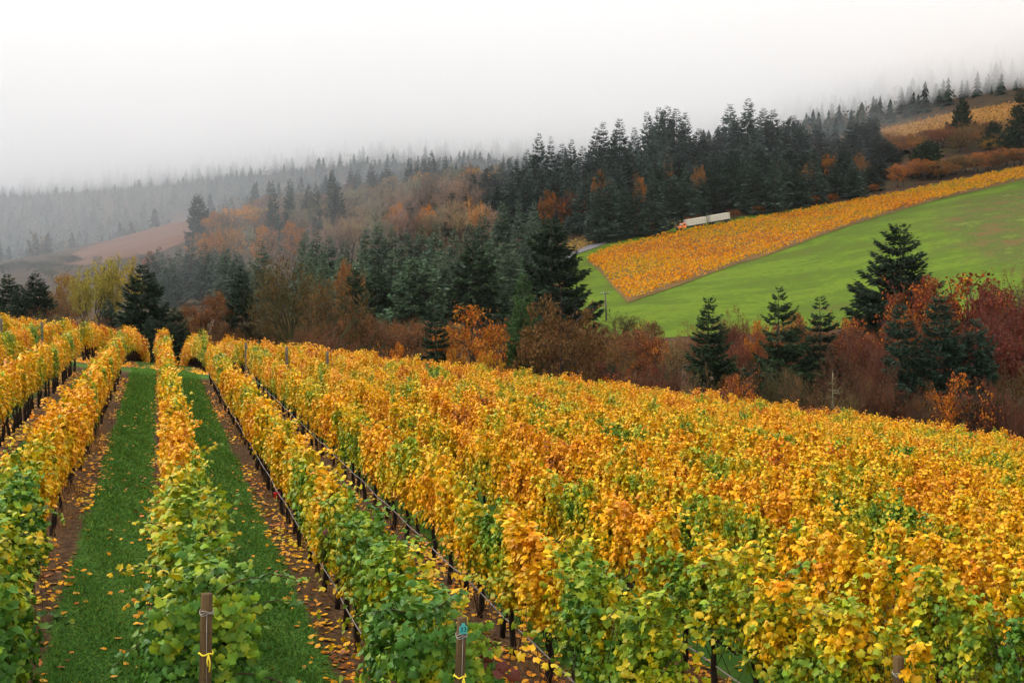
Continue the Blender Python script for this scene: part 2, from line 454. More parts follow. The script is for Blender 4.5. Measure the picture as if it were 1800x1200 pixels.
# ------------------------------------------------------------------ the lie of the land
CTRL = [  # (pixel column, forward distance, height relative to the camera)
    (-300, 130, -11), (300, 130, -13), (800, 130, -13), (1300, 130, -16.5), (1800, 130, -19), (2500, 130, -22),
    (-300, 190, -10), (300, 190, -13), (800, 190, -14), (1100, 190, -11), (1500, 190, -12), (1800, 190, -10), (2500, 190, -6),
    (100, 230, -11), (600, 230, -12), (1105, 230, -4.2), (1480, 230, -3), (1800, 230, 2.4),
    (-400, 300, -10), (0, 300, -8), (400, 300, -6), (700, 300, -5), (900, 300, 0), (1070, 300, 5), (1300, 300, 7), (1500, 300, 13), (1800, 300, 20), (2500, 300, 36),
    (400, 370, 0), (700, 370, 5), (1060, 360, 13.5), (1200, 370, 19), (1290, 379, 22.4), (1500, 405, 32), (1800, 440, 48.6),
    (-300, 480, 4), (100, 480, 8), (350, 480, 22), (500, 480, 27), (700, 480, 30), (950, 480, 34), (1100, 480, 46), (1300, 480, 51), (1500, 480, 50), (1800, 480, 57), (2500, 480, 85),
    (200, 560, 20.6), (700, 560, 42), (850, 560, 47), (1150, 560, 58), (1500, 560, 72), (1700, 560, 78), (1800, 600, 101), (2400, 600, 130),
    (330, 640, 37.7), (1500, 620, 86),
    (-300, 700, 0), (0, 700, 5), (300, 720, 28), (600, 700, 50), (900, 700, 62), (1200, 700, 72), (1500, 720, 104), (1800, 720, 138), (2400, 720, 170),
    (-400, 900, 25), (0, 900, 35), (300, 900, 58), (600, 900, 92), (900, 900, 92), (1200, 900, 95), (1500, 900, 160), (1800, 900, 205), (2400, 900, 230),
    (-400, 1300, 110), (0, 1300, 130), (300, 1300, 152), (600, 1300, 185), (900, 1300, 180), (1200, 1300, 190), (1600, 1300, 250), (2400, 1300, 280),
    (-500, 2400, 210), (0, 2400, 220), (600, 2400, 230), (1200, 2400, 230), (1800, 2400, 300), (2600, 2400, 330),
]
_C = np.array([[*pt(p, d)[:2], z] for p, d, z in CTRL])
_S = 400.0
def _k(r2): return np.where(r2 > 1e-12, 0.5 * r2 * np.log(np.maximum(r2, 1e-12)), 0.0)
def _fit():
    X = _C[:, :2] / _S
    K = _k(((X[:, None] - X[None]) ** 2).sum(2)) + np.eye(len(X)) * 0.002
    Pm = np.c_[np.ones(len(X)), X]
    A = np.block([[K, Pm], [Pm.T, np.zeros((3, 3))]])
    return np.linalg.solve(A, np.r_[_C[:, 2], 0, 0, 0])
_W = _fit()
def _far(x, y):
    q = np.c_[x, y] / _S
    X = _C[:, :2] / _S
    out = np.empty(len(q))
    for i in range(0, len(q), 20000):
        b = q[i:i + 20000]
        out[i:i + 20000] = _k(((b[:, None] - X[None]) ** 2).sum(2)) @ _W[:-3] + _W[-3] + b @ _W[-2:]
    return np.clip(out, -45, 380)
def sstep(a, b, x):
    t = np.clip((x - a) / (b - a), 0, 1); return t * t * (3 - 2 * t)
def ground(x, y):
    x = np.atleast_1d(np.asarray(x, float)); y = np.atleast_1d(np.asarray(y, float))
    d = x * ST + y * CT
    xp = np.clip(x, 0, 60)
    zp = -4.5 - 0.104 * 140 * np.tanh(x / 140) - 0.00062 * xp * xp - 0.0025 * np.clip(y, -60, 90)
    s = np.clip(d - 60.5, 0, None)
    drop = np.where(s < 32, s * s / 190, 32 * 32 / 190 + (s - 32) * 0.337)
    zn = zp - np.minimum(drop, 40)
    w = sstep(74, 130, d)
    zf = _far(x, y) if np.any(w > 0) else 0
    return zn * (1 - w) + zf * w
def gz(x, y): return float(ground(x, y)[0])
def hit(px, py, d0=100.0, d1=1500.0):
    """first point of the land seen at a pixel, beyond distance d0"""
    ds = np.geomspace(d0, d1, 500)
    P = np.array([pt(px, d, py) for d in ds])
    below = P[:, 2] < ground(P[:, 0], P[:, 1])
    i = int(np.argmax(below)) if below.any() else len(ds) - 1
    return P[i]

def build_ground():
    az = np.concatenate([np.linspace(-180, -40, 36, endpoint=False), np.linspace(-40, 40, 230, endpoint=False), np.linspace(40, 180, 36, endpoint=False)])
    az = np.radians(az) + TH
    rad = np.concatenate([np.linspace(1.0, 72, 110, endpoint=False), np.geomspace(72, 3200, 190)])
    A, Rr = np.meshgrid(az, rad)
    x, y = (Rr * np.sin(A)).ravel(), (Rr * np.cos(A)).ravel()
    z = ground(x, y)
    na, nr = len(az), len(rad)
    V = np.c_[x, y, z]
    i, j = np.meshgrid(np.arange(nr - 1), np.arange(na), indexing='ij')
    j2 = (j + 1) % na
    Q = np.stack([i * na + j, i * na + j2, (i + 1) * na + j2, (i + 1) * na + j], -1).reshape(-1, 4)
    V = np.r_[V, [[0, 0, gz(0, 0)]]]
    c = len(V) - 1
    Tt = np.stack([np.full(na, c), (np.arange(na) + 1) % na, np.arange(na)], -1)
    me = mesh_np('ground', V, [Q[:, ::-1], Tt[:, ::-1]], [M['ground']], [0, 0], smooth=True)
    d = V[:, 0] * ST + V[:, 1] * CT
    for nm, val in (('zone', 1 - sstep(84, 96, d)), ('lane', sstep(D_END + 0.2, D_END + 1.2, d) * (1 - sstep(D_LANE - 1.2, D_LANE, d)))):
        a = me.attributes.new(nm, 'FLOAT', 'POINT'); a.data.foreach_set('value', val.astype(np.float32))
    # faces upward
    if me.polygons[0].normal.z < 0: me.flip_normals()
    tag(obj('ground', me), 'grassy vineyard slope falling into a wooded valley with hills beyond', None, None, 'structure')
build_ground()

def sheet(name, pix, mat, lift, spacing=4.0, d0=120.0, label=None, d1=1500):
    """a field or road draped on the land inside an outline given by what is seen of its edges"""
    P = [hit(px, py, d0, d1)[:2] for px, py in pix]
    B = []
    for a, b in zip(P, P[1:] + P[:1]):
        n = max(1, int(np.linalg.norm(b - a) / spacing))
        for t in range(n): B.append(a + (b - a) * t / n)
    B = np.array(B)
    lo, hi = B.min(0), B.max(0)
    gx, gy = np.meshgrid(np.arange(lo[0], hi[0], spacing), np.arange(lo[1], hi[1], spacing))
    G = np.c_[gx.ravel(), gy.ravel()] + rng.uniform(-0.2, 0.2, (gx.size, 2)) * spacing
    G = G[inside(G, B)]
    allp = np.r_[B, G]
    edges = [(i, (i + 1) % len(B)) for i in range(len(B))]
    v, e, f, *_ = geometry.delaunay_2d_cdt([Vector(p) for p in allp], edges, [], 0, 1e-4)
    v = np.array([tuple(q) for q in v]); f = np.array(f)
    cen = v[f].mean(1)
    f = f[inside(cen, B)]
    z = ground(v[:, 0], v[:, 1]) + lift
    me = mesh_np(name, np.c_[v, z], [f], [mat], smooth=True)
    if len(me.polygons) and me.polygons[0].normal.z < 0: me.flip_normals()
    o = obj(name, me)
    tag(o, label, None, None, 'structure')
    return B

def inside(P, poly):
    P = np.asarray(P); res = np.zeros(len(P), bool)
    x, y = P[:, 0], P[:, 1]
    a = poly; b = np.roll(poly, -1, axis=0)
    for (x0, y0), (x1, y1) in zip(a, b):
        if y0 == y1: continue
        c = ((y0 > y) != (y1 > y)) & (x < (x1 - x0) * (y - y0) / (y1 - y0) + x0)
        res ^= c
    return res

# ------------------------------------------------------------------ fields on the far slope
M['green'] = pasture_material()
M['vine_soil'] = field_material('vineyard_floor', [(0.3, (0.07, 0.05, 0.02)), (0.6, (0.13, 0.075, 0.03)), (0.75, (0.09, 0.11, 0.03))], 0.1, 0.8)
M['meadow'] = field_material('faded_meadow', [(0.3, (0.10, 0.046, 0.034)), (0.5, (0.145, 0.070, 0.048)), (0.7, (0.19, 0.11, 0.062))], 0.03, 0.4, 0.5, (1, 3, 1), 0.3)
M['far_vines'] = field_material('far_vineyard_floor', [(0.3, (0.20, 0.09, 0.03)), (0.5, (0.30, 0.15, 0.035)), (0.7, (0.36, 0.20, 0.04))], 0.05, 0.4, 0.5, (1, 4, 1), 0.2)
M['road'] = field_material('worn_road', [(0.3, (0.10, 0.09, 0.095)), (0.7, (0.17, 0.155, 0.155))], 0.2, 1.5)

sheet('pasture', [(975, 480), (990, 440), (1040, 420), (1120, 404), (1195, 391), (1290, 385), (1500, 353), (1650, 325), (1800, 293), (1960, 266),
                  (1960, 560), (1800, 560), (1480, 580), (1250, 590), (1105, 600), (1040, 590), (1000, 560)], M['green'], 0.10, 5.0, 150,
      'bright green pasture on the far slope below the orange vineyard')
_rp = np.array([hit(a, b, 150)[:2] for a, b in [(1630, 385), (1700, 352), (1800, 330), (1960, 300), (1960, 520), (1780, 480), (1680, 440)]])
_pm = bpy.data.objects['pasture'].data
_pv = np.empty(len(_pm.vertices) * 3, np.float32); _pm.vertices.foreach_get('co', _pv); _pv = _pv.reshape(-1, 3)[:, :2]
_ed = np.concatenate([_rp + (np.roll(_rp, -1, 0) - _rp) * t for t in np.linspace(0, 1, 30)])
_dd = np.array([np.min(np.hypot(*(_ed - v).T)) for v in _pv]); _in = inside(_pv, _rp)
_at = _pm.attributes.new('rough', 'FLOAT', 'POINT')
_at.data.foreach_set('value', np.clip(.5 + np.where(_in, _dd, -_dd) / 40, 0, 1).astype(np.float32))
FIELD = [(1031, 460), (1050, 450), (1100, 434), (1200, 411), (1290, 396), (1400, 376), (1500, 358), (1650, 329), (1800, 297), (1940, 272),
         (1940, 280), (1800, 317), (1650, 352), (1500, 396), (1300, 464), (1180, 508), (1103, 534), (1085, 515), (1060, 485)]
field_poly = sheet('vineyard_floor', FIELD, M['vine_soil'], 0.22, 4.0, 180, 'bare brown soil under the orange vines of the far slope')
UPPER = [(988, 432), (1060, 414), (1120, 404), (1195, 394), (1198, 400), (1120, 413), (1050, 430), (1008, 447), (992, 450)]
upper_poly = sheet('upper_vineyard_floor', UPPER, M['vine_soil'], 0.22, 4.0, 180, 'soil under the pale vines between the road and the wood')
sheet('road', [(975, 478), (1000, 456), (1022, 445), (1050, 436), (1068, 429), (1064, 426), (1040, 431), (1010, 444), (990, 456), (965, 474)], M['road'], 0.30, 3.0, 200,
      'grey road curving past the tip of the orange vineyard')
MEADOW = [(92, 466), (110, 455), (150, 437), (210, 418), (260, 405), (300, 394), (335, 384), (350, 400), (330, 425), (280, 445), (220, 455), (150, 468)]
meadow_poly = sheet('hill_meadow', MEADOW, M['meadow'], 0.35, 7.0, 420, 'faded pink brown meadow on a spur of the misty hill', 1000)
FARV = [(1480, 243), (1560, 227), (1660, 203), (1800, 179), (1930, 160), (1930, 235), (1800, 236), (1720, 243), (1640, 248), (1560, 250)]
far_poly = sheet('far_vineyard_floor', FARV, M['far_vines'], 0.4, 7.0, 480, 'orange brown vineyard floor high on the hill under the cloud', 900)

# ------------------------------------------------------------------ leaf templates
def lobed_leaf(seed, cup=0.18):
    r = np.random.default_rng(seed)
    ang = np.radians(np.array([-90, -62, -30, -8, 22, 52, 90, 128, 158, 188, 210, 242]))
    rad = np.array([0.12, 0.44, 0.50, 0.41, 0.53, 0.43, 0.60, 0.43, 0.53, 0.41, 0.50, 0.44]) * r.uniform(0.86, 1.14, 12)
    x, y = rad * np.cos(ang), rad * np.sin(ang) + 0.30
    z = -cup * (np.abs(x) ** 1.5 * 2.2 + (y - 0.3) ** 2 * 1.6) + r.uniform(-0.08, 0.08, 12)
    V = np.c_[x, y, z]
    V = np.r_[[[0, 0.3, 0.04]], V]
    T = np.array([(0, i + 1, (i + 1) % 12 + 1) for i in range(12)])
    return V, T
LEAF_HI = [lobed_leaf(s, c) for s, c in ((1, 0.35), (2, 0.75), (3, -0.35))]
LEAF_MID = (np.array([[0, 0, 0], [0.48, 0.28, -0.10], [0.30, 0.72, -0.16], [0, 0.92, -0.12], [-0.30, 0.72, -0.16], [-0.48, 0.28, -0.10]]),
            np.array([(0, 1, 2), (0, 2, 3), (0, 3, 4), (0, 4, 5)]))
LEAF_LO = (np.array([[0, 0, 0], [0.46, 0.45, -0.08], [0, 0.95, -0.02], [-0.46, 0.45, -0.08]]), np.array([(0, 1, 2), (0, 2, 3)]))

def vine_shell(n, L, r, z0=0.74, z1=1.82, hw=0.22, bottom=0.25):
    """leaf places along the many upright shoots of a trained vine; shoots differ in height, lean and fullness"""
    ns = int(L / 0.095)
    sy = (np.arange(ns) + r.uniform(0, 1, ns)) * L / ns
    xb = r.normal(0, .05, ns) * hw / .25; xt = xb + r.normal(0, .10, ns) * hw / .25
    yt = sy + r.normal(0, .10, ns)
    top = z1 + r.normal(0.0, .13, ns) + .06 * np.sin(sy * 5 + r.uniform(0, 6))
    bot = z0 + np.abs(r.normal(0, .13, ns)) - .04
    wt = r.uniform(.12, 1.5, ns) ** 1.5
    i = r.choice(ns, n, p=wt / wt.sum())
    t = r.uniform(0, 1, n) ** .92
    z = bot[i] + (top[i] - bot[i]) * t
    rho = hw * (.35 + .65 * np.sqrt(r.uniform(0, 1, n))) * (1 - .55 * t ** 2.5) * (.55 + .5 * np.sin(math.pi * (t * .75 + .18))) * r.uniform(.75, 1.3, ns)[i]
    a = r.uniform(0, 6.283, n)
    ca = np.cos(a); ca = np.sign(ca) * np.abs(ca) ** .6
    x = xb[i] + (xt - xb)[i] * t + rho * ca
    y = sy[i] + (yt - sy)[i] * t + rho * .55 * np.sin(a)
    sgn = np.sign(ca)
    nrm = np.c_[sgn * (1.0 - .5 * t), r.normal(0, 0.50, n), 0.35 + .6 * t ** 2 + r.normal(0, 0.42, n)]
    fwd = np.c_[r.normal(0, 0.40, n) + sgn * 0.3, r.normal(0, 0.55, n), -1.0 + r.normal(0, 0.40, n)]
    up = r.uniform(0, 1, n) < t ** 6 * .8
    k = up.sum()
    nrm[up] = np.c_[r.normal(0, 0.7, k), r.normal(0, 0.7, k), np.full(k, 1.0)]
    fwd[up] = np.c_[r.normal(0, 1, k), r.normal(0, 1, k), r.normal(-0.3, 0.4, k)]
    return np.c_[x, y, z], fwd, nrm

def add_shoots(P, fwd, nrm, n, L, r, zb=1.75, hw=0.2, ln=(0.15, 0.5)):
    """short upright shoots with leaves breaking the top line"""
    for _ in range(n):
        y0, x0 = r.uniform(0, L), r.uniform(-hw, hw)
        l = r.uniform(*ln); d = np.array([r.normal(0, 0.45), r.normal(0, 0.35), 1.0])
        m = max(4, int(l / 0.045))
        t = np.linspace(0.1, 1, m)
        p = np.array([x0, y0, zb]) + t[:, None] * l * d + np.c_[np.zeros(m), np.zeros(m), -0.25 * l * t ** 2] + r.normal(0, 0.03, (m, 3))
        P = np.r_[P, p]
        fwd = np.r_[fwd, np.c_[r.normal(0, 1, m), r.normal(0, 1, m), r.normal(-0.3, 0.3, m)]]
        nrm = np.r_[nrm, np.c_[r.normal(0, 0.6, m), r.normal(0, 0.6, m), np.ones(m)]]
    return P, fwd, nrm

VL = 1.5                                                   # length of canopy per planted pair of vines
def canopy_mesh(seed, lod, n, size, mat, shoots=3, end=False, canes=10, **kw):
    r = np.random.default_rng(seed)
    P, f, nm = vine_shell(n, VL, r, **kw)
    P, f, nm = add_shoots(P, f, nm, shoots, VL, r, kw.get('z1', 1.8) - 0.03)
    if end:                                                # closes the row's open end
        m = n // 4
        a = r.uniform(-1, 1, m); z = r.uniform(kw.get('z0', 0.3), kw.get('z1', 1.8), m)
        P = np.r_[P, np.c_[a * kw.get('hw', .3), -0.06 - 0.12 * np.cos(a * 1.5) + r.normal(0, .06, m), z]]
        f = np.r_[f, np.c_[r.normal(0, .5, m), r.normal(-.3, .3, m), -1 + r.normal(0, .3, m)]]
        nm = np.r_[nm, np.c_[r.normal(0, .5, m), -np.ones(m), .4 + r.normal(0, .4, m)]]
    Mx = rotmats(f, nm)
    S = size * r.uniform(0.5, 1.25, len(P))
    V, T = [], []
    off = 0
    if lod == 'hi':
        w = r.integers(0, 3, len(P))
        for k in range(3):
            s = w == k
            v, t = scatter(LEAF_HI[k][0], LEAF_HI[k][1], P[s], Mx[s], S[s]); V.append(v); T.append(t + off); off += len(v)
    else:
        tp = LEAF_MID if lod == 'mid' else LEAF_LO
        v, t = scatter(tp[0], tp[1], P, Mx, S); V.append(v); T.append(t); off += len(v)
    mb = MB()                                              # the canes that carry the leaves
    for k in range(canes):
        y0 = r.uniform(0, VL); x0 = r.normal(0, 0.07)
        pts = [(x0, y0, 0.70), (x0 + r.normal(0, .05), y0 + r.normal(0, .08), 1.15), (x0 + r.normal(0, .12), y0 + r.normal(0, .15), 1.7)]
        mb.tube(pts, [0.006, 0.005, 0.003], 3, False)
    for k in range(canes // 2):                            # canes that hang out on the sides
        sg = r.choice([-1, 1]); y0 = r.uniform(0, VL)
        pts = [(sg * .1, y0, r.uniform(.9, 1.5))]; 
        pts.append((sg * .30, y0 + r.normal(0, .15), pts[0][2] - .1)); pts.append((sg * .34, y0 + r.normal(0, .2), pts[0][2] - .45))
        mb.tube(pts, [0.005, 0.004, 0.003], 3, False)
    mb.tube([(0, -0.02, 0.74), (0.02, VL * .3, 0.77), (-0.02, VL * .7, 0.73), (0, VL + .02, 0.75)], 0.016, 5, False)
    cv = np.concatenate(mb.v); cq = np.concatenate(mb.q) + off
    V.append(cv)
    return mesh_np('vine_foliage', np.concatenate(V), [np.concatenate(T), cq], [mat, M['cane']], [0, 1])

CAN = {
    'hi': [canopy_mesh(100 + i, 'hi', 2000, 0.086, M['vine'], 4) for i in range(5)],
    'mid': [canopy_mesh(200 + i, 'mid', 2100, 0.082, M['vine'], 4) for i in range(5)],
    'lo': [canopy_mesh(300 + i, 'lo', 2000, 0.087, M['vine'], 3, canes=6) for i in range(5)],
    'beyond': [canopy_mesh(400 + i, 'lo', 1800, 0.094, M['vine_far'], 3, canes=6, z0=0.72, hw=.30) for i in range(5)],
    'end': [canopy_mesh(500 + i, 'hi', 2000, 0.098, M['vine'], 9, True, z0=0.25, z1=1.74, hw=0.38) for i in range(4)],
}
def vine_trunk_mesh(seed):
    r = np.random.default_rng(seed)
    mb = MB()
    n = 7
    z = np.linspace(-0.05, 0.78, n)
    x = np.cumsum(r.normal(0, 0.018, n)); y = np.cumsum(r.normal(0, 0.022, n))
    mb.tube(np.c_[x - x[0], y - y[0], z], np.linspace(0.045, 0.028, n) * r.uniform(0.85, 1.25, n), 7)
    top = np.array([x[-1] - x[0], y[-1] - y[0], z[-1]])
    for s in (-1, 1):
        mb.tube([top - [0, 0, .06], top + [0, .08 * s, .03], top + [r.normal(0, .02), .34 * s, 0.0]], [.026, .022, .014], 6)
    for k in range(3):
        mb.tube([(0, r.normal(0, .1), 0), (r.normal(0, .05), r.normal(0, .15), .4), (r.normal(0, .06), r.normal(0, .15), .8)], .006, 4)
    return mb.mesh('vine_trunk', M['vine_bark'], True)
TRUNKS = [vine_trunk_mesh(i) for i in range(6)]
_lv = []
for (v, t) in LEAF_HI:
    st = np.array([[-.008, -.35, -.06], [.008, -.35, -.06], [.008, .3, .03], [-.008, .3, .03]])
    _lv.append(mesh_np('vine_leaf', np.r_[v, st], [t, np.array([[13, 14, 15, 16]])], [M['vine'], M['cane']], [0, 1]))
FALLEN = [mesh_np('fallen_leaf', v * [1, 1, 1.6], [t], [M['fallen']]) for v, t in LEAF_HI]

def row_xy(k, d):
    """point of row k at forward distance d"""
    x = ROW_C0 + ROW_S * k
    return x, (d - x * ST) / CT

def row_start(k):
    d = 9.75 + 0.16 * k if k >= 0 else 9.6
    x = ROW_C0 + ROW_S * k
    # rows that enter the picture from the side start a little outside it
    lim_r = (x / CT) / ((1800 - 278) / F) - 5.0
    lim_l = (-x / CT) / (278 / F) - 5.0
    return max(d, lim_r, lim_l)

ORD = ['', 'first', 'second', 'third', 'fourth', 'fifth', 'sixth', 'seventh', 'eighth', 'ninth', 'tenth', 'eleventh', 'twelfth', 'thirteenth', 'fourteenth', 'fifteenth',
       'sixteenth', 'seventeenth', 'eighteenth', 'nineteenth', 'twentieth', 'twenty-first', 'twenty-second', 'twenty-third', 'twenty-fourth']
def nth(n):
    if n < len(ORD): return ORD[n]
    t = {2: 'twenty', 3: 'thirty', 4: 'forty'}[n // 10]
    return t + '-' + ORD[n % 10] if n % 10 else {30: 'thirtieth', 40: 'fortieth'}[n]
ROW_LABEL = {
    -1: 'yellow vine row with a bushy green end, left of the wide grass alley',
    0: 'middle vine row with a green bushy end behind the untagged post',
    1: 'yellow vine row ending in green leaves behind the post with a teal tag',
    2: 'yellow vine row with dark trunks and hose beside it, right of the tagged post',
    3: 'orange and green vine row reaching the post half buried in leaves',
}
rows = {}
def leaf_obj(parent, p, f, n, s, col, r):
    M3 = rotmats(np.array([f]), np.array([n]))[0]
    o = bpy.data.objects.new('leaf', _lv[int(r.integers(0, 3))])
    COL.objects.link(o)
    o.parent = parent
    mm = Matrix([[*(M3[i] * s), p[i]] for i in range(3)] + [[0, 0, 0, 1]])
    o.matrix_local = mm
    o.color = (*col, 1)
    return o

def make_row(k):
    r = np.random.default_rng(1000 + k)
    ds = row_start(k)
    if ds > D_END - 2.5: return
    x, y0 = row_xy(k, ds)
    y1 = (D_END - x * ST) / CT
    root = empty('vine_row', (x, y0, gz(x, y0)))
    if k in ROW_LABEL: lab = ROW_LABEL[k]
    elif k > 0: lab = f'yellow vine row, {ORD[k - 1]} to the right of the tagged post'
    else: lab = f'yellow vine row, {ORD[-k]} to the left of the middle row'
    tag(root, lab, 'vine row', 'vine rows of the near block')
    y = y0
    tone = r.normal(0, .10)
    real_end = ds < 12
    first = True
    while y < y1 - 0.3:
        d = x * ST + y * CT
        lod = 'hi' if d < 24 else 'mid' if d < 40 else 'lo'
        green = 0.0
        ms = CAN[lod]
        e = max(0, 1 - (y - y0) / 6.5) if real_end else 0
        if real_end: green = (0.80 if k in (0, -1) else 0.72 if k == 1 else 0.46 if k == 2 else 0.40) * e ** 0.8
        if y > y1 - 3: green = max(green, 0.30)
        if real_end and y - y0 < 2.4 and k in (-1, 0, 1): ms = CAN['end'] if first else CAN['hi']
        o = obj('foliage', ms[int(r.integers(0, len(ms)))], root)
        flip = (not first) and r.uniform() < 0.5
        zz = gz(x, y + VL / 2) - root.location.z
        wide = r.uniform(0.9, 1.15) * (1.0 + (0.22 if real_end and y - y0 < 4 else 0))
        o.location = (r.normal(0, .03), y - y0 + (VL if flip else 0), zz)
        o.rotation_euler = (0, 0, math.pi if flip else 0)
        o.scale = (wide, 1.03, r.uniform(0.95, 1.06))
        o.color = (green + tone + r.uniform(-.08, .10), 0, 0, 1)
        y += VL; first = False
    if k <= 5:
        yy = y0 + 0.5
        while yy < y1 - .2:
            o = obj('trunk', TRUNKS[int(r.integers(0, 6))], root, (r.normal(0, .03), yy - y0, gz(x, yy) - root.location.z), (0, 0, r.choice([0, math.pi]) + r.normal(0, .2)), (1, 1, r.uniform(.95, 1.08)))
            yy += r.uniform(0.85, 1.1) if yy - y0 < 30 else 1.2
        mb = MB()
        ys = np.arange(y0 - 0.1, y1, 1.0)
        zs = ground(np.full(len(ys), x), ys) + 0.46 + 0.02 * np.sin(ys * 2.1) - root.location.z
        mb.tube(np.c_[np.full(len(ys), -0.09) + 0.01 * np.sin(ys * 1.3), ys - y0, zs], 0.011, 5)
        obj('irrigation_hose', mb.mesh('irrigation_hose', M['hose'], True), root)
    # single large leaves at the near end of the row, the ones seen largest
    nl = {0: 240, 1: 260, 2: 200, 3: 220, -1: 200}.get(k, 0)
    if nl:
        P, f, n = vine_shell(nl * 2, 6.0, r, 0.35 if k in (0, 1) else 0.7, 1.85, 0.40)
        toward = (n[:, 0] * (-x) + n[:, 1] * (-(y0 + P[:, 1])) + n[:, 2] * 3) > 0
        P, f, n = P[toward][:nl], f[toward][:nl], n[toward][:nl]
        P[:, 0] += np.sign(P[:, 0]) * 0.06
        for i in range(len(P)):
            e = max(0, 1 - P[i, 1] / 6.5)
            g = (0.72 if k in (0, -1, 1) else 0.45) * e ** 0.8 + r.uniform(-.10, .12)
            red = 0.9 if r.uniform() < 0.012 else 0.0
            leaf_obj(root, P[i], f[i], n[i], r.uniform(0.06, 0.108), (max(0, g), red, 0), r)
    rows[k] = (root, x, y0)
for k in range(-5, 23): make_row(k)

# long shoots that arch out of the rows
SHOOTS = {  # row: [(start, end, sag, number of leaves, greenness)]
    0: [((.2, .6, 1.55), (.98, .1, 1.75), -.12, 15, .72), ((.2, .3, 1.35), (1.02, .2, 1.5), -.1, 15, .75), ((.25, -.1, 1.0), (1.75, -.6, .12), -.25, 17, .6),
        ((-.2, 1.2, 1.6), (-.75, .9, 1.75), -.1, 12, .6), ((-.2, .5, 1.2), (-.75, .1, 1.1), -.1, 10, .7), ((.1, 8.0, 1.7), (.65, 7.6, 2.05), -.05, 10, .55),
        ((.0, .2, 1.7), (.25, -.3, 1.98), -.05, 9, .75), ((-.1, .4, 1.7), (-.3, .0, 1.95), -.05, 8, .7), ((.3, -.1, .8), (1.3, -.9, .25), -.15, 11, .5)],
    1: [((.2, .3, 1.3), (1.15, -.5, 1.2), -.12, 14, .6), ((.2, 1.6, 1.6), (.85, 1.2, 1.65), -.1, 10, .5), ((-.2, .4, 1.6), (-.7, .0, 1.7), -.1, 11, .7),
        ((.2, .0, .9), (1.2, -.3, .75), -.1, 15, .65), ((0, .1, 1.7), (.2, -.3, 2.0), -.05, 9, .7), ((-.2, 4.5, 1.7), (-.55, 4.3, 2.0), -.1, 8, .4)],
    2: [((-.1, .6, 1.6), (-.55, .2, 1.85), -.1, 10, .6), ((.1, 1.5, 1.7), (.3, 1.2, 2.15), -.05, 9, .5)],
    3: [((-.1, 1.0, 1.7), (-.5, .7, 1.95), -.1, 9, .4), ((.1, 2.2, 1.7), (.4, 2.0, 2.1), -.1, 9, .4)],
    -1: [((.25, 2.6, .55), (.95, 2.3, .42), -.12, 12, .7), ((.2, 1.3, 1.65), (.7, 1.0, 1.75), -.1, 10, .75), ((.2, 5.2, 1.2), (.6, 5.0, 1.15), -.1, 8, .55), ((0, 1.8, 1.7), (.15, 1.5, 2.1), -.1, 9, .8)],
}
for k, lst in SHOOTS.items():
    root, x, y0 = rows[k]
    r = np.random.default_rng(50 + k)
    for a, b, sag, n, g in lst:
        a, b = np.array(a), np.array(b)
        t = np.linspace(0, 1, 9)
        P = a + (b - a) * t[:, None] + np.c_[np.zeros(9), np.zeros(9), -sag * 4 * t * (1 - t)] + r.normal(0, .012, (9, 3))
        mb = MB(); mb.tube(P, np.linspace(.008, .003, 9), 5)
        obj('shoot', mb.mesh('shoot', M['cane'], True), root)
        n = int(n * 1.8)
        for i in range(n):
            u = (i + .6) / n
            p = np.array([np.interp(u, t, P[:, j]) for j in range(3)])
            side = np.array([r.normal(), r.normal(), r.normal(0, .4)]); side /= np.linalg.norm(side)
            leaf_obj(root, p + side * .02, side + [0, 0, -.35], np.array([r.normal(0, .35), r.normal(-.25, .35), 1.0]), r.uniform(.085, .125) * (1.1 - .4 * u), (g + r.uniform(-.12, .12), 0, 0), r)
for k, cnt in ((-1, 9), (0, 14), (1, 13), (2, 9), (3, 9)):       # shorter shoots that break the outline of the row ends
    root, x, y0 = rows[k]
    r = np.random.default_rng(70 + k)
    for _ in range(cnt):
        sg = r.choice([-1, 1]); yy = r.uniform(-.1, 4.5)
        a = np.array([sg * .2, yy, r.uniform(.9, 1.75)])
        b = a + [sg * r.uniform(.15, .5), r.normal(-.2, .2), r.uniform(-.1, .45)]
        t = np.linspace(0, 1, 7)
        P = a + (b - a) * t[:, None] + np.c_[np.zeros(7), np.zeros(7), .25 * t * (1 - t)]
        mb = MB(); mb.tube(P, np.linspace(.006, .002, 7), 4)
        obj('shoot', mb.mesh('shoot', M['cane'], True), root)
        for i in range(11):
            u = (i + .5) / 11; p = np.array([np.interp(u, t, P[:, j]) for j in range(3)])
            side = np.array([r.normal(), r.normal(), r.normal(0, .4)]); side /= np.linalg.norm(side)
            leaf_obj(root, p + side * .02, side + [0, 0, -.35], np.array([r.normal(0, .4), r.normal(-.2, .4), 1.0]), r.uniform(.07, .105) * (1.1 - .4 * u), (r.uniform(.42, .68) * (1 if k < 2 else .75), 0, 0), r)
# the wine red leaves beside the tagged post
root, x, y0 = rows[1]
r = np.random.default_rng(5)
for p in ((.42, -.15, 1.36), (.55, -.2, 1.30), (.36, -.12, 1.24), (.50, -.18, 1.22), (.63, -.22, 1.18), (.28, -.1, .92)):
    leaf_obj(root, np.array(p), np.array([.7, -.2, -.6 + r.normal(0, .3)]), np.array([r.normal(0, .3), -.8, .6]), .15, (.1, .92, 0), r)

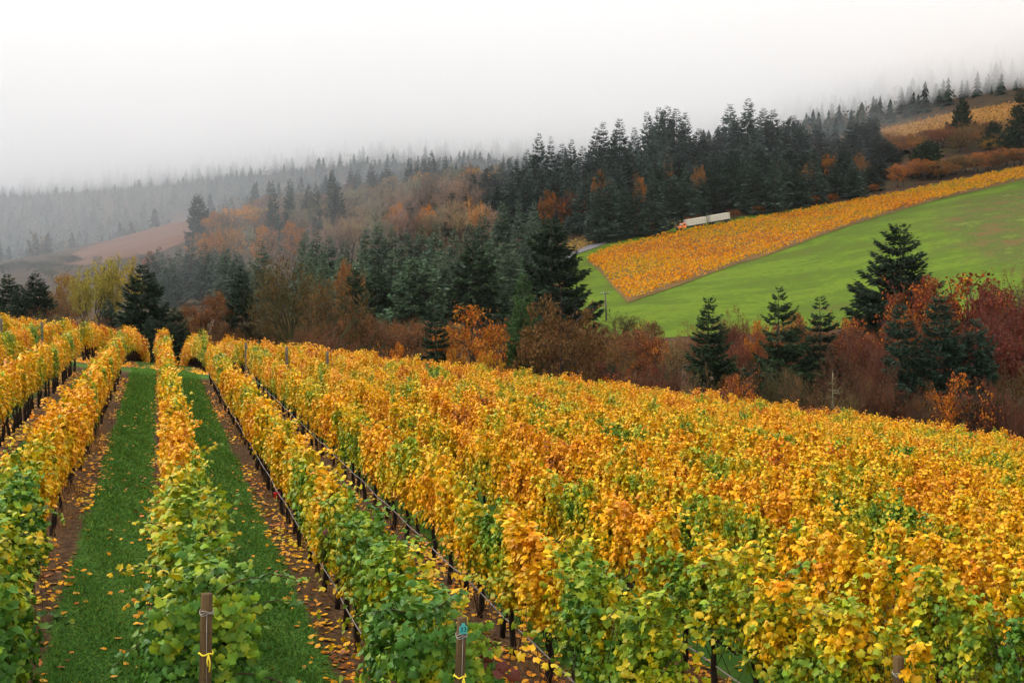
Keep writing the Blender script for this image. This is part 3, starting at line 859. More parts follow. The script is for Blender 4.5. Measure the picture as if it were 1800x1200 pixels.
# the block of vines beyond the cross lane
def beyond_row(k):
    r = np.random.default_rng(2000 + k)
    x, y0 = row_xy(k, D_LANE + 0.4)
    ang = (0.02 if k <= 0 else 0.010) * (ROW_C0 + ROW_S * k) * (1 if abs(k) < 8 else 0)
    ang = max(-.12, min(.09, ang))
    root = empty('far_vine_row', (x, y0, gz(x, y0)))
    lab = {0: 'orange vine row beyond the lane, straight behind the middle row'}.get(k) or (f'orange vine row beyond the lane, {ORD[k]} right of the middle one' if k > 0 else f'orange vine row beyond the lane, {ORD[-k]} left of the middle one')
    tag(root, lab, 'vine row', 'vine rows beyond the cross lane')
    L = 32 if abs(k) < 9 else 12
    s = 0.0
    while s < L:
        cx, cy = x - math.sin(ang) * s, y0 + math.cos(ang) * s
        z0, z1 = gz(cx, cy), gz(cx - math.sin(ang) * VL, cy + math.cos(ang) * VL)
        o = obj('foliage', CAN['beyond'][int(r.integers(0, 5))], root, (cx - x, cy - y0, z0 - root.location.z), (math.atan2(z1 - z0, VL), 0, ang), (r.uniform(.9, 1.3), 1.04, r.uniform(.86, 1.10)))
        o.color = (r.uniform(-.05, .1) + (0.3 if s == 0 else 0), 0, 0, 1)
        if k <= 6 and s < 20:
            obj('trunk', TRUNKS[int(r.integers(0, 6))], root, (cx - x, cy - y0 + .3, z0 - root.location.z))
            obj('trunk', TRUNKS[int(r.integers(0, 6))], root, (cx - x, cy - y0 + 1.1, (z0 + z1) / 2 - root.location.z))
        s += VL
for k in range(-5, 24): beyond_row(k)

# ------------------------------------------------------------------ posts
def post(k, d, h, rad, label, lean=(0, 0), ties=True, tagged=False, old=False, x_off=0.0, cat='post'):
    x, y = row_xy(k, d)
    x += x_off
    root = empty('trellis_post', (x, y, gz(x, y)), (lean[0], lean[1], 0))
    tag(root, label, cat, 'wooden end posts of the vine rows')
    n = 14
    mb = MB()
    z = np.linspace(-.3, h, 9)
    mb.tube(np.c_[np.zeros(9), np.zeros(9), z], np.r_[np.full(8, rad), rad * .985] * np.random.default_rng(k + 9).uniform(.975, 1.02, 9), n)
    obj('timber', mb.mesh('post_timber', M['post_old'] if old else M['post'], True), root)
    if ties:
        a = np.linspace(0, 2 * math.pi, 25)
        mb = MB()
        for dz in (0, .014, -.012): mb.tube(np.c_[(rad + .006) * np.cos(a), (rad + .006) * np.sin(a), h - .16 + dz + .01 * np.sin(3 * a + dz * 90)], .0035, 5, False)
        mb.tube([(0, -rad - .006, h - .16), (.004, -rad - .010, h - .6), (.03, -rad - .008, h - 1.2), (.05, -rad - .006, .1)], .0022, 5)
        obj('wire_tie', mb.mesh('wire_tie', M['wire'], True), root)
        mb = MB()
        mb.tube(np.c_[(rad + .007) * np.cos(a), (rad + .007) * np.sin(a), h - .52 + .008 * np.sin(4 * a)], .008, 5, False)
        mb.tube([(.02, -rad - .01, h - .52), (.035, -rad - .016, h - .59), (.03, -rad - .014, h - .67)], .007, 5)
        mb.tube([(.02, -rad - .01, h - .52), (.01, -rad - .018, h - .57), (.018, -rad - .014, h - .62)], .007, 5)
        obj('twine', mb.mesh('twine', M['rope'], True), root)
        mb = MB()                                          # two drying cracks and a grain ring
        for zz in (h - .33, h - .74):
            mb.tube(np.c_[(rad + .001) * np.cos(a), (rad + .001) * np.sin(a), np.full(25, zz) + .004 * np.sin(2 * a)], .003, 4, False)
        obj('band_mark', mb.mesh('band_mark', M['cane']), root)
    if tagged:
        V = []
        out = [(-.034, -.045), (.034, -.045), (.037, .018), (.018, .030), (.012, .052), (-.012, .052), (-.018, .030), (-.037, .018)]
        for dy in (0, -.004): V += [(px, -rad - .003 + dy, h - .085 + pz) for px, pz in out]
        Q = [(i, (i + 1) % 8, 8 + (i + 1) % 8, 8 + i) for i in range(8)]
        me = bpy.data.meshes.new('tag'); me.from_pydata(V, [], [list(range(8)), list(range(15, 7, -1))] + Q); me.materials.append(M['tag']); me.update()
        t = obj('tag', me, root)
        cu = bpy.data.curves.new('lettering', 'FONT'); cu.body = '33'; cu.size = .062; cu.align_x = 'CENTER'; cu.align_y = 'CENTER'; cu.extrude = .0006
        cu.materials.append(M['ink'])
        tmp = bpy.data.objects.new('lettering_source', cu); lme = bpy.data.meshes.new_from_object(tmp); bpy.data.objects.remove(tmp)
        lme.materials.clear(); lme.materials.append(M['ink'])
        obj('lettering', lme, t, (0, -rad - .0085, h - .093), (math.pi / 2, 0, 0))
    return root
post(0, 9.27, 1.86, .052, 'brown round post with wire and yellow twine, no tag, at middle row end', (R_(-1), R_(2.0)))
post(1, 9.40, 1.84, .044, 'slim brown post with small teal number tag and yellow twine', (0, R_(2.6)), tagged=True)
post(3, 10.15, 1.70, .050, 'dark post half buried in orange vine leaves with wire tie', (0, R_(-1)), tagged=False)
for k, lab in ((-4, 'grey post with a white cap piece at its foot beyond the lane'), (-3, 'grey post in leaves beyond the lane, left of the last gap'),
               (2, 'grey post at the lane behind the tagged row'), (3, 'grey post at the lane, second right of the tagged row'), (4, 'grey post at the lane, third right of the tagged row')):
    post(k, D_LANE - .1, 1.95, .075, lab, ties=False, old=True)
x, y = row_xy(-4, D_LANE - .25)
mb = MB(); mb.tube([(0, 0, .0), (0, 0, .45)], .05, 10); mb.tube([(0, 0, .45), (0, 0, .62)], [.10, .07], 10)
tag(obj('valve_riser', mb.mesh('valve_riser', M['white'], True), None, (x + .05, y, gz(x, y) + .1)), 'small white plastic valve riser at the foot of a lane post', 'irrigation valve')
x, y = row_xy(1, 22.5)
mb = MB(); mb.box((0, 0, 0), (.16, .01, .07), .3); mb.box((.06, .01, -.05), (.05, .01, .12), -.2); mb.box((-.05, -.01, -.04), (.05, .01, .10), .5)
tag(obj('marker_ribbon', mb.mesh('marker_ribbon', M['ribbon']), None, (x - .12, y, gz(x, y) + .44)), 'red ribbon tied to the hose of the tagged row', 'ribbon')

# ------------------------------------------------------------------ grass, dry weeds and fallen leaves
def frame_x(x, y, z):
    d = x * ST + y * CT; l = x * CT - y * ST
    return 900 + F * l / np.maximum(d, .1), d
def make_grass():
    r = np.random.default_rng(31)
    n = 210000
    k = r.integers(-3, 4, n)
    y = 9 + 53 * r.uniform(0, 1, n) ** 1.9
    off = r.uniform(0.47, ROW_S - 0.47, n) + r.normal(0, .05, n) + .05 * np.sin(y * 1.1 + k)
    x = ROW_C0 + ROW_S * k + off
    px, d = frame_x(x, y, 0)
    ok = (px > -150) & (px < 1950) & (d > 8) & (k < 3)
    x, y, d = x[ok], y[ok], d[ok]
    m = len(x)
    h = r.uniform(.02, .05, m) * (1 + .4 * np.sin(x * 7 + y * 1.7)) + d * .0004
    w = .005 + d * .0008
    a = r.uniform(0, 6.28, m)
    lean = r.normal(0, .03, (m, 2))
    z = ground(x, y)
    B = np.c_[x, y, z - .004]
    dx = np.c_[np.cos(a) * w, np.sin(a) * w, np.zeros(m)]
    V = np.stack([B - dx, B + dx, B + np.c_[lean, h]], 1).reshape(-1, 3)
    Tt = np.arange(3 * m).reshape(-1, 3)
    o = obj('grass', mesh_np('grass', V, [Tt], [M['grass']]))
    o.color = (.092, .190, .028, 1)
    tag(o, 'short mown green grass in the alleys between vine rows', None, None, 'stuff')
    # rank dry weeds under the vines
    n = 16000
    k = r.choice([-1, -1, -1, 0, 1, 2, 3], n)
    y = 10 + 30 * r.uniform(0, 1, n) ** 2
    clump = np.sin(y * 1.9 + k) + np.sin(y * .7 + 2 * k)
    ok = (clump > .35) | (r.uniform(0, 1, n) < .12)
    k, y = k[ok], y[ok]; m = len(k)
    x = ROW_C0 + ROW_S * k + r.normal(0.02, .16, m)
    h = r.uniform(.08, .34, m); a = r.uniform(0, 6.28, m); w = .003 + y * .0002
    B = np.c_[x, y, ground(x, y) - .005]
    dx = np.c_[np.cos(a) * w, np.sin(a) * w, np.zeros(m)]
    V = np.stack([B - dx, B + dx, B + np.c_[r.normal(0, .10, (m, 2)), h]], 1).reshape(-1, 3)
    o = obj('dry_weeds', mesh_np('dry_weeds', V, [np.arange(3 * m).reshape(-1, 3)], [M['hay']]))
    o.color = (.19, .10, .04, 1)
    tag(o, 'rusty dry weeds standing under the vine rows', None, None, 'stuff')
make_grass()

def make_fallen():
    r = np.random.default_rng(77)
    n = 56000
    k = r.integers(-5, 6, n)
    y = 9 + 50 * r.uniform(0, 1, n) ** 1.5
    side = np.where(r.uniform(0, 1, n) < .5, -1, 1)
    x = ROW_C0 + ROW_S * k + side * np.abs(r.normal(0.30, .17, n))
    far = r.uniform(0, 1, n) < .06
    x = np.where(far, ROW_C0 + ROW_S * k + r.uniform(0, ROW_S, n), x)
    cl = np.sin(y * .9 + k * 1.7) + np.sin(y * .31 + k)
    ok = (r.uniform(0, 1, n) < .45 + .3 * cl) | far
    x, y = x[ok], y[ok]
    px, d = frame_x(x, y, 0)
    ok = (px > -100) & (px < 1900) & (d > 8.5) & (d < 54)
    x, y, d = x[ok], y[ok], d[ok]; n = len(x)
    P = np.c_[x, y, ground(x, y) + r.uniform(.012, .04, n)]
    nr = np.c_[r.normal(0, .35, n), r.normal(0, .35, n), np.ones(n)]
    f = np.c_[r.normal(0, 1, n), r.normal(0, 1, n), r.normal(0, .1, n)]
    Mx = rotmats(f, nr); S = r.uniform(.06, .115, n)
    near = np.argsort(d)
    sing = near[:190]; rest = near[190:]
    lab = {False: 'fallen yellow vine leaf lying on the mown grass of an alley', True: 'fallen yellow vine leaf lying on the bare soil under a row'}
    for i in sing:
        o = bpy.data.objects.new('fallen_leaf', FALLEN[int(r.integers(0, 3))]); COL.objects.link(o)
        o.matrix_local = Matrix([[*(Mx[i][a] * S[i]), P[i][a]] for a in range(3)] + [[0, 0, 0, 1]])
        q = (x[i] - ROW_C0) / ROW_S; soil = abs(q - round(q)) * ROW_S < .46
        tag(o, lab[soil], 'leaf', 'fallen leaves on the soil strips' if soil else 'fallen leaves on the grass')
        o.color = (r.uniform(-.55, .25), 0.7 if r.uniform() < .08 else 0, 0, 1)
    v, t = scatter(*LEAF_MID, P[rest], Mx[rest], S[rest] * 1.05)
    o = obj('fallen_leaves', mesh_np('fallen_leaves', v, [t], [M['fallen']])); o.color = (0, 0, 0, 1)
    tag(o, 'litter of yellow and orange vine leaves strewn along the rows', None, None, 'stuff')
    # orange litter on the lane at the foot of the far block
    n = 4200
    k = r.integers(-5, 8, n); dd = D_LANE + np.abs(r.normal(0, 2.2, n)) - .8
    xx = ROW_C0 + ROW_S * k + r.normal(0, .42, n); yy = (dd - xx * ST) / CT
    P = np.c_[xx, yy, ground(xx, yy) + .03]
    Mx = rotmats(np.c_[r.normal(0, 1, n), r.normal(0, 1, n), r.normal(0, .1, n)], np.c_[r.normal(0, .4, n), r.normal(-.3, .4, n), np.ones(n)])
    v, t = scatter(*LEAF_LO, P, Mx, r.uniform(.1, .17, n))
    o = obj('fallen_leaves', mesh_np('lane_leaves', v, [t], [M['fallen']])); o.color = (-.35, 0, 0, 1)
    tag(o, 'orange leaf litter on the lane at the foot of the far vine block', None, None, 'stuff')
make_fallen()

# ------------------------------------------------------------------ trees
def conifer_mesh(seed, ratio=.32, whorls=34, per=6, dens=1.0, bare=0.04, taper=0.85, droop=0.35, irr=0.3, tops=1, gap=0.0, fat=1.0):
    """a fir of height 1 and crown width `ratio`: whorls of boughs carrying hanging sprays; the mesh is then widened to width 1"""
    r = np.random.default_rng(seed)
    P, f, n, S = [], [], [], []
    mb = MB()
    axes = [(0, 0, 1.0)] + [(r.normal(0, .30 * ratio), r.normal(0, .30 * ratio), r.uniform(.84, .96)) for _ in range(tops - 1)]
    for ax, ay, ht in axes:
        mb.tube([(0, 0, -.02), (ax * .6, ay * .6, .4 * ht), (ax, ay, ht * .97)], [.016, .010, .002], 6)
        asym = r.uniform(0, 6.28)
        base = .5 * ratio / (1.0 if tops == 1 else 1.35)
        for h in np.linspace(bare, .985, whorls) + r.normal(0, .006, whorls):
            rel = max(0.0, (h - bare) / (1 - bare))
            if gap and r.uniform() < gap: continue
            q = min(max(h, .02), .99)
            cx, cy = ax * min(1, h * 1.2), ay * min(1, h * 1.2)
            irr_ = irr * (1 - .8 * min(1, rel) ** 2)
            whl = r.uniform(1 - irr_ * .5, 1 + irr_ * .4)
            for _ in range(per):
                a = r.uniform(0, 6.28)
                L = base * ((1 - q) ** taper) * min(1, .55 + rel * 3.0) * whl * r.uniform(1 - irr_ * 1.3, 1 + irr_ * .8) * (1 + .15 * math.cos(a - asym)) + .006
                pitch = (-droop + (rel ** 1.3) * (droop + .45)) + r.normal(0, .10)
                o = np.array([math.cos(a), math.sin(a), 0]); s = np.array([-math.sin(a), math.cos(a), 0])
                m = max(3, int(dens * 250 * L))
                u = np.sort(r.uniform(.12, 1.0, m) ** .8); u[-1] = 1.0
                zz = u * L * math.tan(pitch) + .25 * L * u ** 3 - .12 * L * np.sin(u * 3.1)
                p = np.array([cx, cy, h * ht]) + o * (u * L)[:, None] + np.c_[np.zeros(m), np.zeros(m), zz]
                sd = r.choice([-1, 1], m) * r.uniform(.2, 1.2, m); sd[-1] = 0
                p = p + s * (sd * .06 * L)[:, None]
                ff = o + s * sd[:, None] + np.c_[np.zeros(m), np.zeros(m), pitch * .6 + r.normal(-.22, .38, m)]
                P.append(p); f.append(ff)
                n.append(np.c_[r.normal(0, .8, m), r.normal(0, .8, m), np.full(m, .8)])
                S.append((.009 + .36 / max(1, dens) ** .35 * L * (1.05 - .65 * u)) * r.uniform(.6, 1.35, m))
    P, f, n, S = map(np.concatenate, (P, f, n, S))
    T = np.array([[0, 0, 0], [.22 * fat, .40, -.06], [0, 1.0, .02], [-.22 * fat, .40, -.06]])
    TF = np.array([(0, 1, 3), (1, 2, 3)])
    V, Fc = scatter(T, TF, P, rotmats(f, n), S)
    k = np.percentile(np.hypot(V[:, 0], V[:, 1]), 98.5) * 2
    V[:, :2] /= k
    return mesh_np('conifer_crown', V, [Fc], [M['needles']]), mb.mesh('conifer_trunk', M['bark'], True)

def broad_mesh(seed, style='full', depth=4, leaf=.020, per_tip=7, spread=.55, trunk_h=.22, up=.5, twig=0, bark='bark', mat='leaves', lsp=.034, clumps=0, cn=40):
    r = np.random.default_rng(seed)
    segs, tips = [], []
    def grow(p, d, L, rad, lev):
        d = d / np.linalg.norm(d)
        mid = p + d * L * .5 + r.normal(0, .04 * L, 3)
        d2 = d + r.normal(0, .16, 3) + [0, 0, .10 * up]
        d2 /= np.linalg.norm(d2)
        e = mid + d2 * L * .5
        segs.append(([p, mid, e], [rad, rad * .82, rad * .62], lev))
        if lev >= depth:
            tips.append((e, d2, L)); return
        if lev >= depth - 1 or (twig and lev >= 2): tips.append((mid, d2, L))
        nb = 3 if r.uniform() < .6 else 2
        if lev == 0: nb = 5
        for i in range(nb):
            a = r.uniform(0, 6.28) if lev else i * 6.28 / nb + r.normal(0, .3)
            t1 = np.cross(d2, [.3, .2, 1.0] if abs(d2[2]) < .8 else [1, .1, 0]); t1 /= np.linalg.norm(t1); t2 = np.cross(d2, t1)
            sp = spread * r.uniform(.6, 1.35)
            nd = d2 * math.cos(sp) + (t1 * math.cos(a) + t2 * math.sin(a)) * math.sin(sp) + np.array([0, 0, .18 * up])
            st = e if (i < 2 or lev == 0) else mid
            grow(st, nd, L * r.uniform(.62, .86), rad * .6, lev + 1)
        if lev == 0: grow(e, np.array([r.normal(0, .15), r.normal(0, .15), 1]), L * .95, rad * .62, 1)
    grow(np.array([0, 0, -.02]), np.array([r.normal(0, .06), r.normal(0, .06), 1.0]), trunk_h, .040 if bark == 'mossy_bark' else .026, 0)
    tp = np.array([t[0] for t in tips]); td = np.array([t[1] for t in tips])
    hmax = np.percentile(tp[:, 2], 99) + .02
    sc_h = 1 / hmax
    rad = np.percentile(np.hypot(tp[:, 0], tp[:, 1]), 95) + .02
    sx = .5 / rad
    Sv = np.array([sx, sx, sc_h])
    mb = MB(); fine = MB()
    for P, q, lev in segs:
        P = np.array(P) * Sv
        (mb if lev < depth - 1 or not twig else fine).tube(P, np.array(q) * (1 if lev < 2 else .8), 6 if lev < 1 else 4 if lev < 3 else 3, lev == 0)
    tp = tp * Sv
    Vs, Fs, off = [], [], 0
    if clumps:                                             # masses of leaves hung through an uneven crown
        u = r.normal(0, 1, (clumps, 3)); u /= np.linalg.norm(u, axis=1)[:, None]
        u *= (r.uniform(.25, 1, clumps) ** .5)[:, None]
        c = np.c_[u[:, :2] * .43 * np.sqrt(np.clip(1 - .25 * u[:, 2:] ** 2, 0, 1)), .60 + u[:, 2] * .36]
        i = np.repeat(np.arange(clumps), cn); q = r.normal(0, 1, (len(i), 3)); q /= np.linalg.norm(q, axis=1)[:, None]
        P = c[i] + q * (r.uniform(.05, .105, clumps)[i] * r.uniform(.5, 1.1, len(i)))[:, None] * [1, 1, .8]
        V, Fc = scatter(*LEAF_LO, P, rotmats(r.normal(0, 1, (len(i), 3)), q + [0, 0, .4]), leaf * r.uniform(.6, 1.4, len(i)))
        Vs.append(V); Fs.append(Fc); off += len(V)
    if per_tip:
        i = np.repeat(np.arange(len(tp)), per_tip)
        P = tp[i] + r.normal(0, lsp, (len(i), 3)) * [1, 1, .75]
        n = np.c_[r.normal(0, .7, (len(i), 2)), np.abs(r.normal(.6, .5, len(i)))]
        f = r.normal(0, 1, (len(i), 3))
        V, Fc = scatter(*LEAF_LO, P, rotmats(f, n), leaf * r.uniform(.6, 1.4, len(i)))
        Vs.append(V); Fs.append(Fc + off); off += len(V)
    if twig:
        i = np.repeat(np.arange(len(tp)), twig)
        P = tp[i] + r.normal(0, .018, (len(i), 3))
        f = td[i] + r.normal(0, .55, (len(i), 3)) + [0, 0, .35]
        T = np.array([[-.022, 0, 0], [.022, 0, 0], [0.01, .5, .02], [0, 1.0, .0]]); TF = np.array([(0, 1, 2), (0, 2, 3)])
        V, Fc = scatter(T, TF, P, rotmats(f, r.normal(0, 1, (len(i), 3))), .085 * r.uniform(.5, 1.3, len(i)))
        Vs.append(V); Fs.append(Fc + off); off += len(V)
        if fine.v:
            V = np.concatenate(fine.v); Q = np.concatenate(fine.q) + off
            Vs.append(V); off += len(V); qf = Q
        else: qf = np.zeros((0, 4), int)
    else: qf = np.zeros((0, 4), int)
    me = mesh_np('crown', np.concatenate(Vs), [np.concatenate(Fs)] + ([qf] if len(qf) else []), [M[mat]])
    return me, mb.mesh('trunk', M[bark], True)

def joined(name, crown, trunk):
    """crown and trunk as one mesh for trees too far to show their parts"""
    def arr(me):
        v = np.empty(len(me.vertices) * 3, np.float32); me.vertices.foreach_get('co', v)
        by = {}
        for p in me.polygons: by.setdefault(len(p.vertices), []).append(tuple(p.vertices))
        return v.reshape(-1, 3), [np.array(b) for b in by.values()]
    v0, f0 = arr(crown); v1, f1 = arr(trunk)
    return mesh_np(name, np.r_[v0, v1], f0 + [f + len(v0) for f in f1], [crown.materials[0], trunk.materials[0]], [0] * len(f0) + [1] * len(f1))

CON = [conifer_mesh(i, .36, 36, 8, 1.0, bare=.02, taper=t, droop=.25, irr=.20, fat=1.2) for i, t in enumerate((.8, .9, .72, .85, .95, .78))]
CON_J = [joined('fir_tree', *c) for c in CON]
BRO = {
    'round': [broad_mesh(10 + i, depth=3, per_tip=6, leaf=.021, spread=.62, trunk_h=.20, clumps=90, cn=85) for i in range(3)],
    'maple': [broad_mesh(20 + i, depth=3, per_tip=6, leaf=.024, spread=.55, trunk_h=.18, mat='leaves_patch', clumps=70, cn=75) for i in range(3)],
    'oak': [broad_mesh(30 + i, depth=5, per_tip=4, leaf=.018, spread=.62, trunk_h=.22, bark='mossy_bark', lsp=.026, clumps=40, cn=50) for i in range(3)],
    'poplar': [broad_mesh(40 + i, depth=4, per_tip=10, leaf=.024, spread=.36, trunk_h=.30, up=1.1, lsp=.030, clumps=60, cn=50) for i in range(3)],
    'bare': [broad_mesh(50 + i, depth=4, per_tip=3, leaf=.018, spread=.46, trunk_h=.12, up=.9, twig=14, mat='twigs', lsp=.04, clumps=30, cn=22) for i in range(3)],
}
BRO_J = {k: [joined('tree', *c) for c in v] for k, v in BRO.items()}

def place_tree(name, px, ytop, w_px, d, meshes, color, label, cat, group=None, joined_me=None, seed=0, min_h=3.0, sink=.3, hmax=60):
    """a tree whose top is seen at (px, ytop) and whose crown is w_px wide at distance d; it stands on the land"""
    P = pt(px, d, ytop)
    zb = gz(P[0], P[1]) - sink
    h = min(max(P[2] - zb, min_h), hmax)
    w = w_px / F * d
    r = np.random.default_rng(abs(hash((px, ytop, seed))) % 2 ** 31) if False else np.random.default_rng(int(px * 7 + ytop * 13 + seed) % 2 ** 31)
    a = r.uniform(0, 6.28)
    if joined_me is not None:
        o = obj(name, joined_me, None, (P[0], P[1], zb), (0, 0, a), (w, w, h))
        o.color = (*[q * .68 for q in color], 1)
        tag(o, label, cat, group)
        return o
    root = empty(name, (P[0], P[1], zb), (r.normal(0, .015), r.normal(0, .015), a))
    tag(root, label, cat, group)
    tr = obj('trunk', meshes[1], root, None, None, (h * .62 if w < h else w * .62,) * 2 + (h,)); tr.scale[0] = tr.scale[1] = max(w, h * .55) if name != 'fir_tree' else h * .8
    if name != 'fir_tree': tr.scale[0] = tr.scale[1] = w
    c = obj('crown', meshes[0], root, None, None, (w, w, h)); c.color = (*[q * .68 for q in color], 1)
    return root

DK, MD, LT, BL = (.026, .048, .022), (.036, .064, .026), (.058, .115, .032), (.032, .062, .036)
FIRS = [  # px, top, width, distance, colour, label, crown shape
    (256, 462, 118, 140, DK, 'large dark fir beyond the row ends, left of the middle row', dict(taper=.75, droop=.3)),
    (309, 540, 100, 133, DK, 'dark shaggy fir directly behind the tip of the middle row', dict(taper=.7, droop=.35, tops=2)),
    (424, 468, 78, 150, DK, 'slender dark fir between the rust oak and the mossy oak', dict(taper=.7, irr=.4, gap=.1)),
    (64, 476, 88, 190, DK, 'dark fir with two tips at the valley edge, left of the poplars', dict(taper=.75, tops=2)),
    (14, 480, 76, 196, MD, 'fir at the far left border of the view', dict(taper=.8)),
    (36, 500, 60, 185, DK, 'short fir wedged between two firs on the far left', dict(taper=.8)),
    (190, 522, 54, 172, BL, 'small bluish fir under the yellow poplars', dict(taper=.8)),
    (222, 545, 50, 160, BL, 'small fir tucked against the large dark fir', dict(taper=.8)),
    (616, 470, 92, 168, MD, 'dark green fir behind the mossy oaks', dict(taper=.7, irr=.4)),
    (770, 522, 74, 114, DK, 'narrow leaning dark fir beside the orange maple', dict(taper=.8, irr=.45, gap=.1)),
    (916, 482, 120, 117, LT, 'fresh green fir touching the big round brown oak', dict(taper=.55, irr=.35, tops=2)),
    (968, 385, 150, 182, DK, 'tall brownish fir with long boughs against the green pasture', dict(taper=.6, irr=.5, gap=.12)),
    (1246, 516, 112, 120, MD, 'dark fir standing at the vine edge under the pasture', dict(taper=.75, irr=.4, gap=.06)),
    (1372, 503, 122, 126, MD, 'thin olive fir, taller of the pair near the pale snag', dict(taper=.75, irr=.5, gap=.18)),
    (1448, 519, 88, 128, DK, 'narrow fir, the smaller of the pair near the pale snag', dict(taper=.7, irr=.4, gap=.1)),
    (1585, 394, 150, 165, DK, 'tall ragged fir rising alone against the pasture', dict(taper=.62, irr=.4, gap=.05)),
    (1662, 512, 180, 114, BL, 'broad blue green fir with several tips, nearest the vines', dict(taper=.68, irr=.3, tops=3)),
    (1326, 632, 66, 117, DK, 'small dark fir low beside the thin olive fir', dict(taper=.7)),
    (1075, 640, 60, 118, DK, 'low dark fir at the foot of the big round oak', dict(taper=.6)),
    (728, 456, 112, 215, (.085, .140, .070), 'pale green plump fir in front of the lower wood', dict(taper=.55, droop=.2)),
    (660, 470, 80, 225, MD, 'mid green fir left of the plump pale fir', dict(taper=.65)),
    (830, 430, 110, 220, MD, 'broad green fir right of the plump pale fir', dict(taper=.6)),
    (347, 342, 62, 440, BL, 'tall misty fir standing beside the pink meadow', dict(taper=.6)),
    (376, 362, 26, 445, BL, 'thin misty fir just right of the tall meadow fir', dict(taper=.7)),
    (265, 440, 44, 330, MD, 'small misty fir at the right end of the poplars', dict(taper=.7)),
    (1692, 172, 56, 560, MD, 'lone fir high up in front of the orange hilltop vineyard', dict(taper=.7, irr=.35)),
    (1746, 211, 56, 505, DK, 'dark fir above the orange round maple on the hill', dict(taper=.75, irr=.35)),
    (1797, 150, 70, 470, DK, 'tall dark fir at the upper right border', dict(taper=.7, irr=.4)),
    (1630, 247, 82, 440, MD, 'broad green fir behind the top of the orange vineyard', dict(taper=.6)),
]
for i, (px, yt, w, d, c, lab, kw) in enumerate(FIRS):
    hero = d < 200
    _p = pt(px, d, yt); _r = (w / F * d) / max(4, _p[2] - gz(_p[0], _p[1]))
    ms = conifer_mesh(900 + i, min(1.0, _r), 44 if hero else 32, 8, 1.9 if hero else .8, fat=.85 if hero else 1.2, **{**dict(bare=.02), **kw})
    w = w * (.88 if d > 400 else 1.28 if kw.get('tops', 1) == 1 else 1.0)
    place_tree('fir_tree', px, yt, w, d, ms, c, lab, 'tree', 'firs one can tell apart', seed=i)

# firs that make up the woods: (tops seen, distance range, width range, colour, label, group)
WOODS = [
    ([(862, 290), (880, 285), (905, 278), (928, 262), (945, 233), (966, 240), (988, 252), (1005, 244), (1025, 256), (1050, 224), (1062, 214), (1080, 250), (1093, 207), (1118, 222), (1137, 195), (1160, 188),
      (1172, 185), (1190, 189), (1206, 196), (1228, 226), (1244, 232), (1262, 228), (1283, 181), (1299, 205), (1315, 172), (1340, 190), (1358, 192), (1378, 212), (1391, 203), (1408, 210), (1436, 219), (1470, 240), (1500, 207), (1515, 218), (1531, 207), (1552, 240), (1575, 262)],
     (80, 110), (44, 64), (.098, .140, .118), 'dark fir on the skyline of the ridge wood', 'skyline firs of the ridge wood'),  # ridge firs, all rows: a bluish haze tint is mixed into the needle colour
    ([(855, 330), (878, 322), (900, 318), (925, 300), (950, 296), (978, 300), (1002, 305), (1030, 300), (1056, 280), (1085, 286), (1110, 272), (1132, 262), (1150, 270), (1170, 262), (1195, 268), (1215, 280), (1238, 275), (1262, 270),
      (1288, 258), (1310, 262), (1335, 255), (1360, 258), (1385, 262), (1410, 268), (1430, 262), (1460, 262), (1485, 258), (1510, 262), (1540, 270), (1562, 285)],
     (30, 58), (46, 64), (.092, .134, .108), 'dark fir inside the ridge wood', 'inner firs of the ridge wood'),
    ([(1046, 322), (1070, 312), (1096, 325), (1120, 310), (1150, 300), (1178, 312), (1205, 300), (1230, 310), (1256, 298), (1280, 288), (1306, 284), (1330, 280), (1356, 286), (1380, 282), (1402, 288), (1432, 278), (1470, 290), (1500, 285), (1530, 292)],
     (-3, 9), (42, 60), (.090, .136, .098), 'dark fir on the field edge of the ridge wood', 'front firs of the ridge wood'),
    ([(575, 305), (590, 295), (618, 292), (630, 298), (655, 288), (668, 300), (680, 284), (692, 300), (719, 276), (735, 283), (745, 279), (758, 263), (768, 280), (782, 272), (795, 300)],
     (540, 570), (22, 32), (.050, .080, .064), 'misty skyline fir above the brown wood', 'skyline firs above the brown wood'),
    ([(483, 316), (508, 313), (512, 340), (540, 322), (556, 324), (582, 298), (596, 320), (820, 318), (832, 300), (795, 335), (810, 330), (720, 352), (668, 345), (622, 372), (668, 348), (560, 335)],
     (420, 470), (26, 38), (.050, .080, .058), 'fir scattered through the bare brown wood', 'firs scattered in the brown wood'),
    ([(396, 428), (415, 440), (440, 448), (462, 420), (535, 405), (556, 402), (578, 412), (602, 418), (640, 396), (664, 388), (690, 392), (712, 402), (742, 392), (770, 386), (800, 398), (826, 385), (852, 372), (880, 356), (908, 352), (934, 372), (958, 385), (940, 355)],
     (275, 312), (46, 62), (.120, .176, .112), 'dark green fir, back row of the lower wood', 'back firs of the lower wood'),
    ([(545, 450), (570, 440), (600, 448), (632, 440), (690, 440), (765, 440), (790, 450), (860, 420), (885, 425), (905, 440), (590, 480), (870, 455), (800, 470)],
     (238, 262), (56, 76), (.122, .186, .104), 'green fir, front row of the lower wood', 'front firs of the lower wood'),
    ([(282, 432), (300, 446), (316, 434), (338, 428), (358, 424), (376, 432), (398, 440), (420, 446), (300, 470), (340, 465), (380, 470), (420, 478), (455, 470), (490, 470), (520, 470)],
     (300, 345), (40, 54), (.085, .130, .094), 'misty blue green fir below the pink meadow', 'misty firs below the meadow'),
]
def edge_d(px): return np.interp(px, [850, 990, 1196, 1290, 1500, 1800], [395, 350, 370, 379, 405, 440])
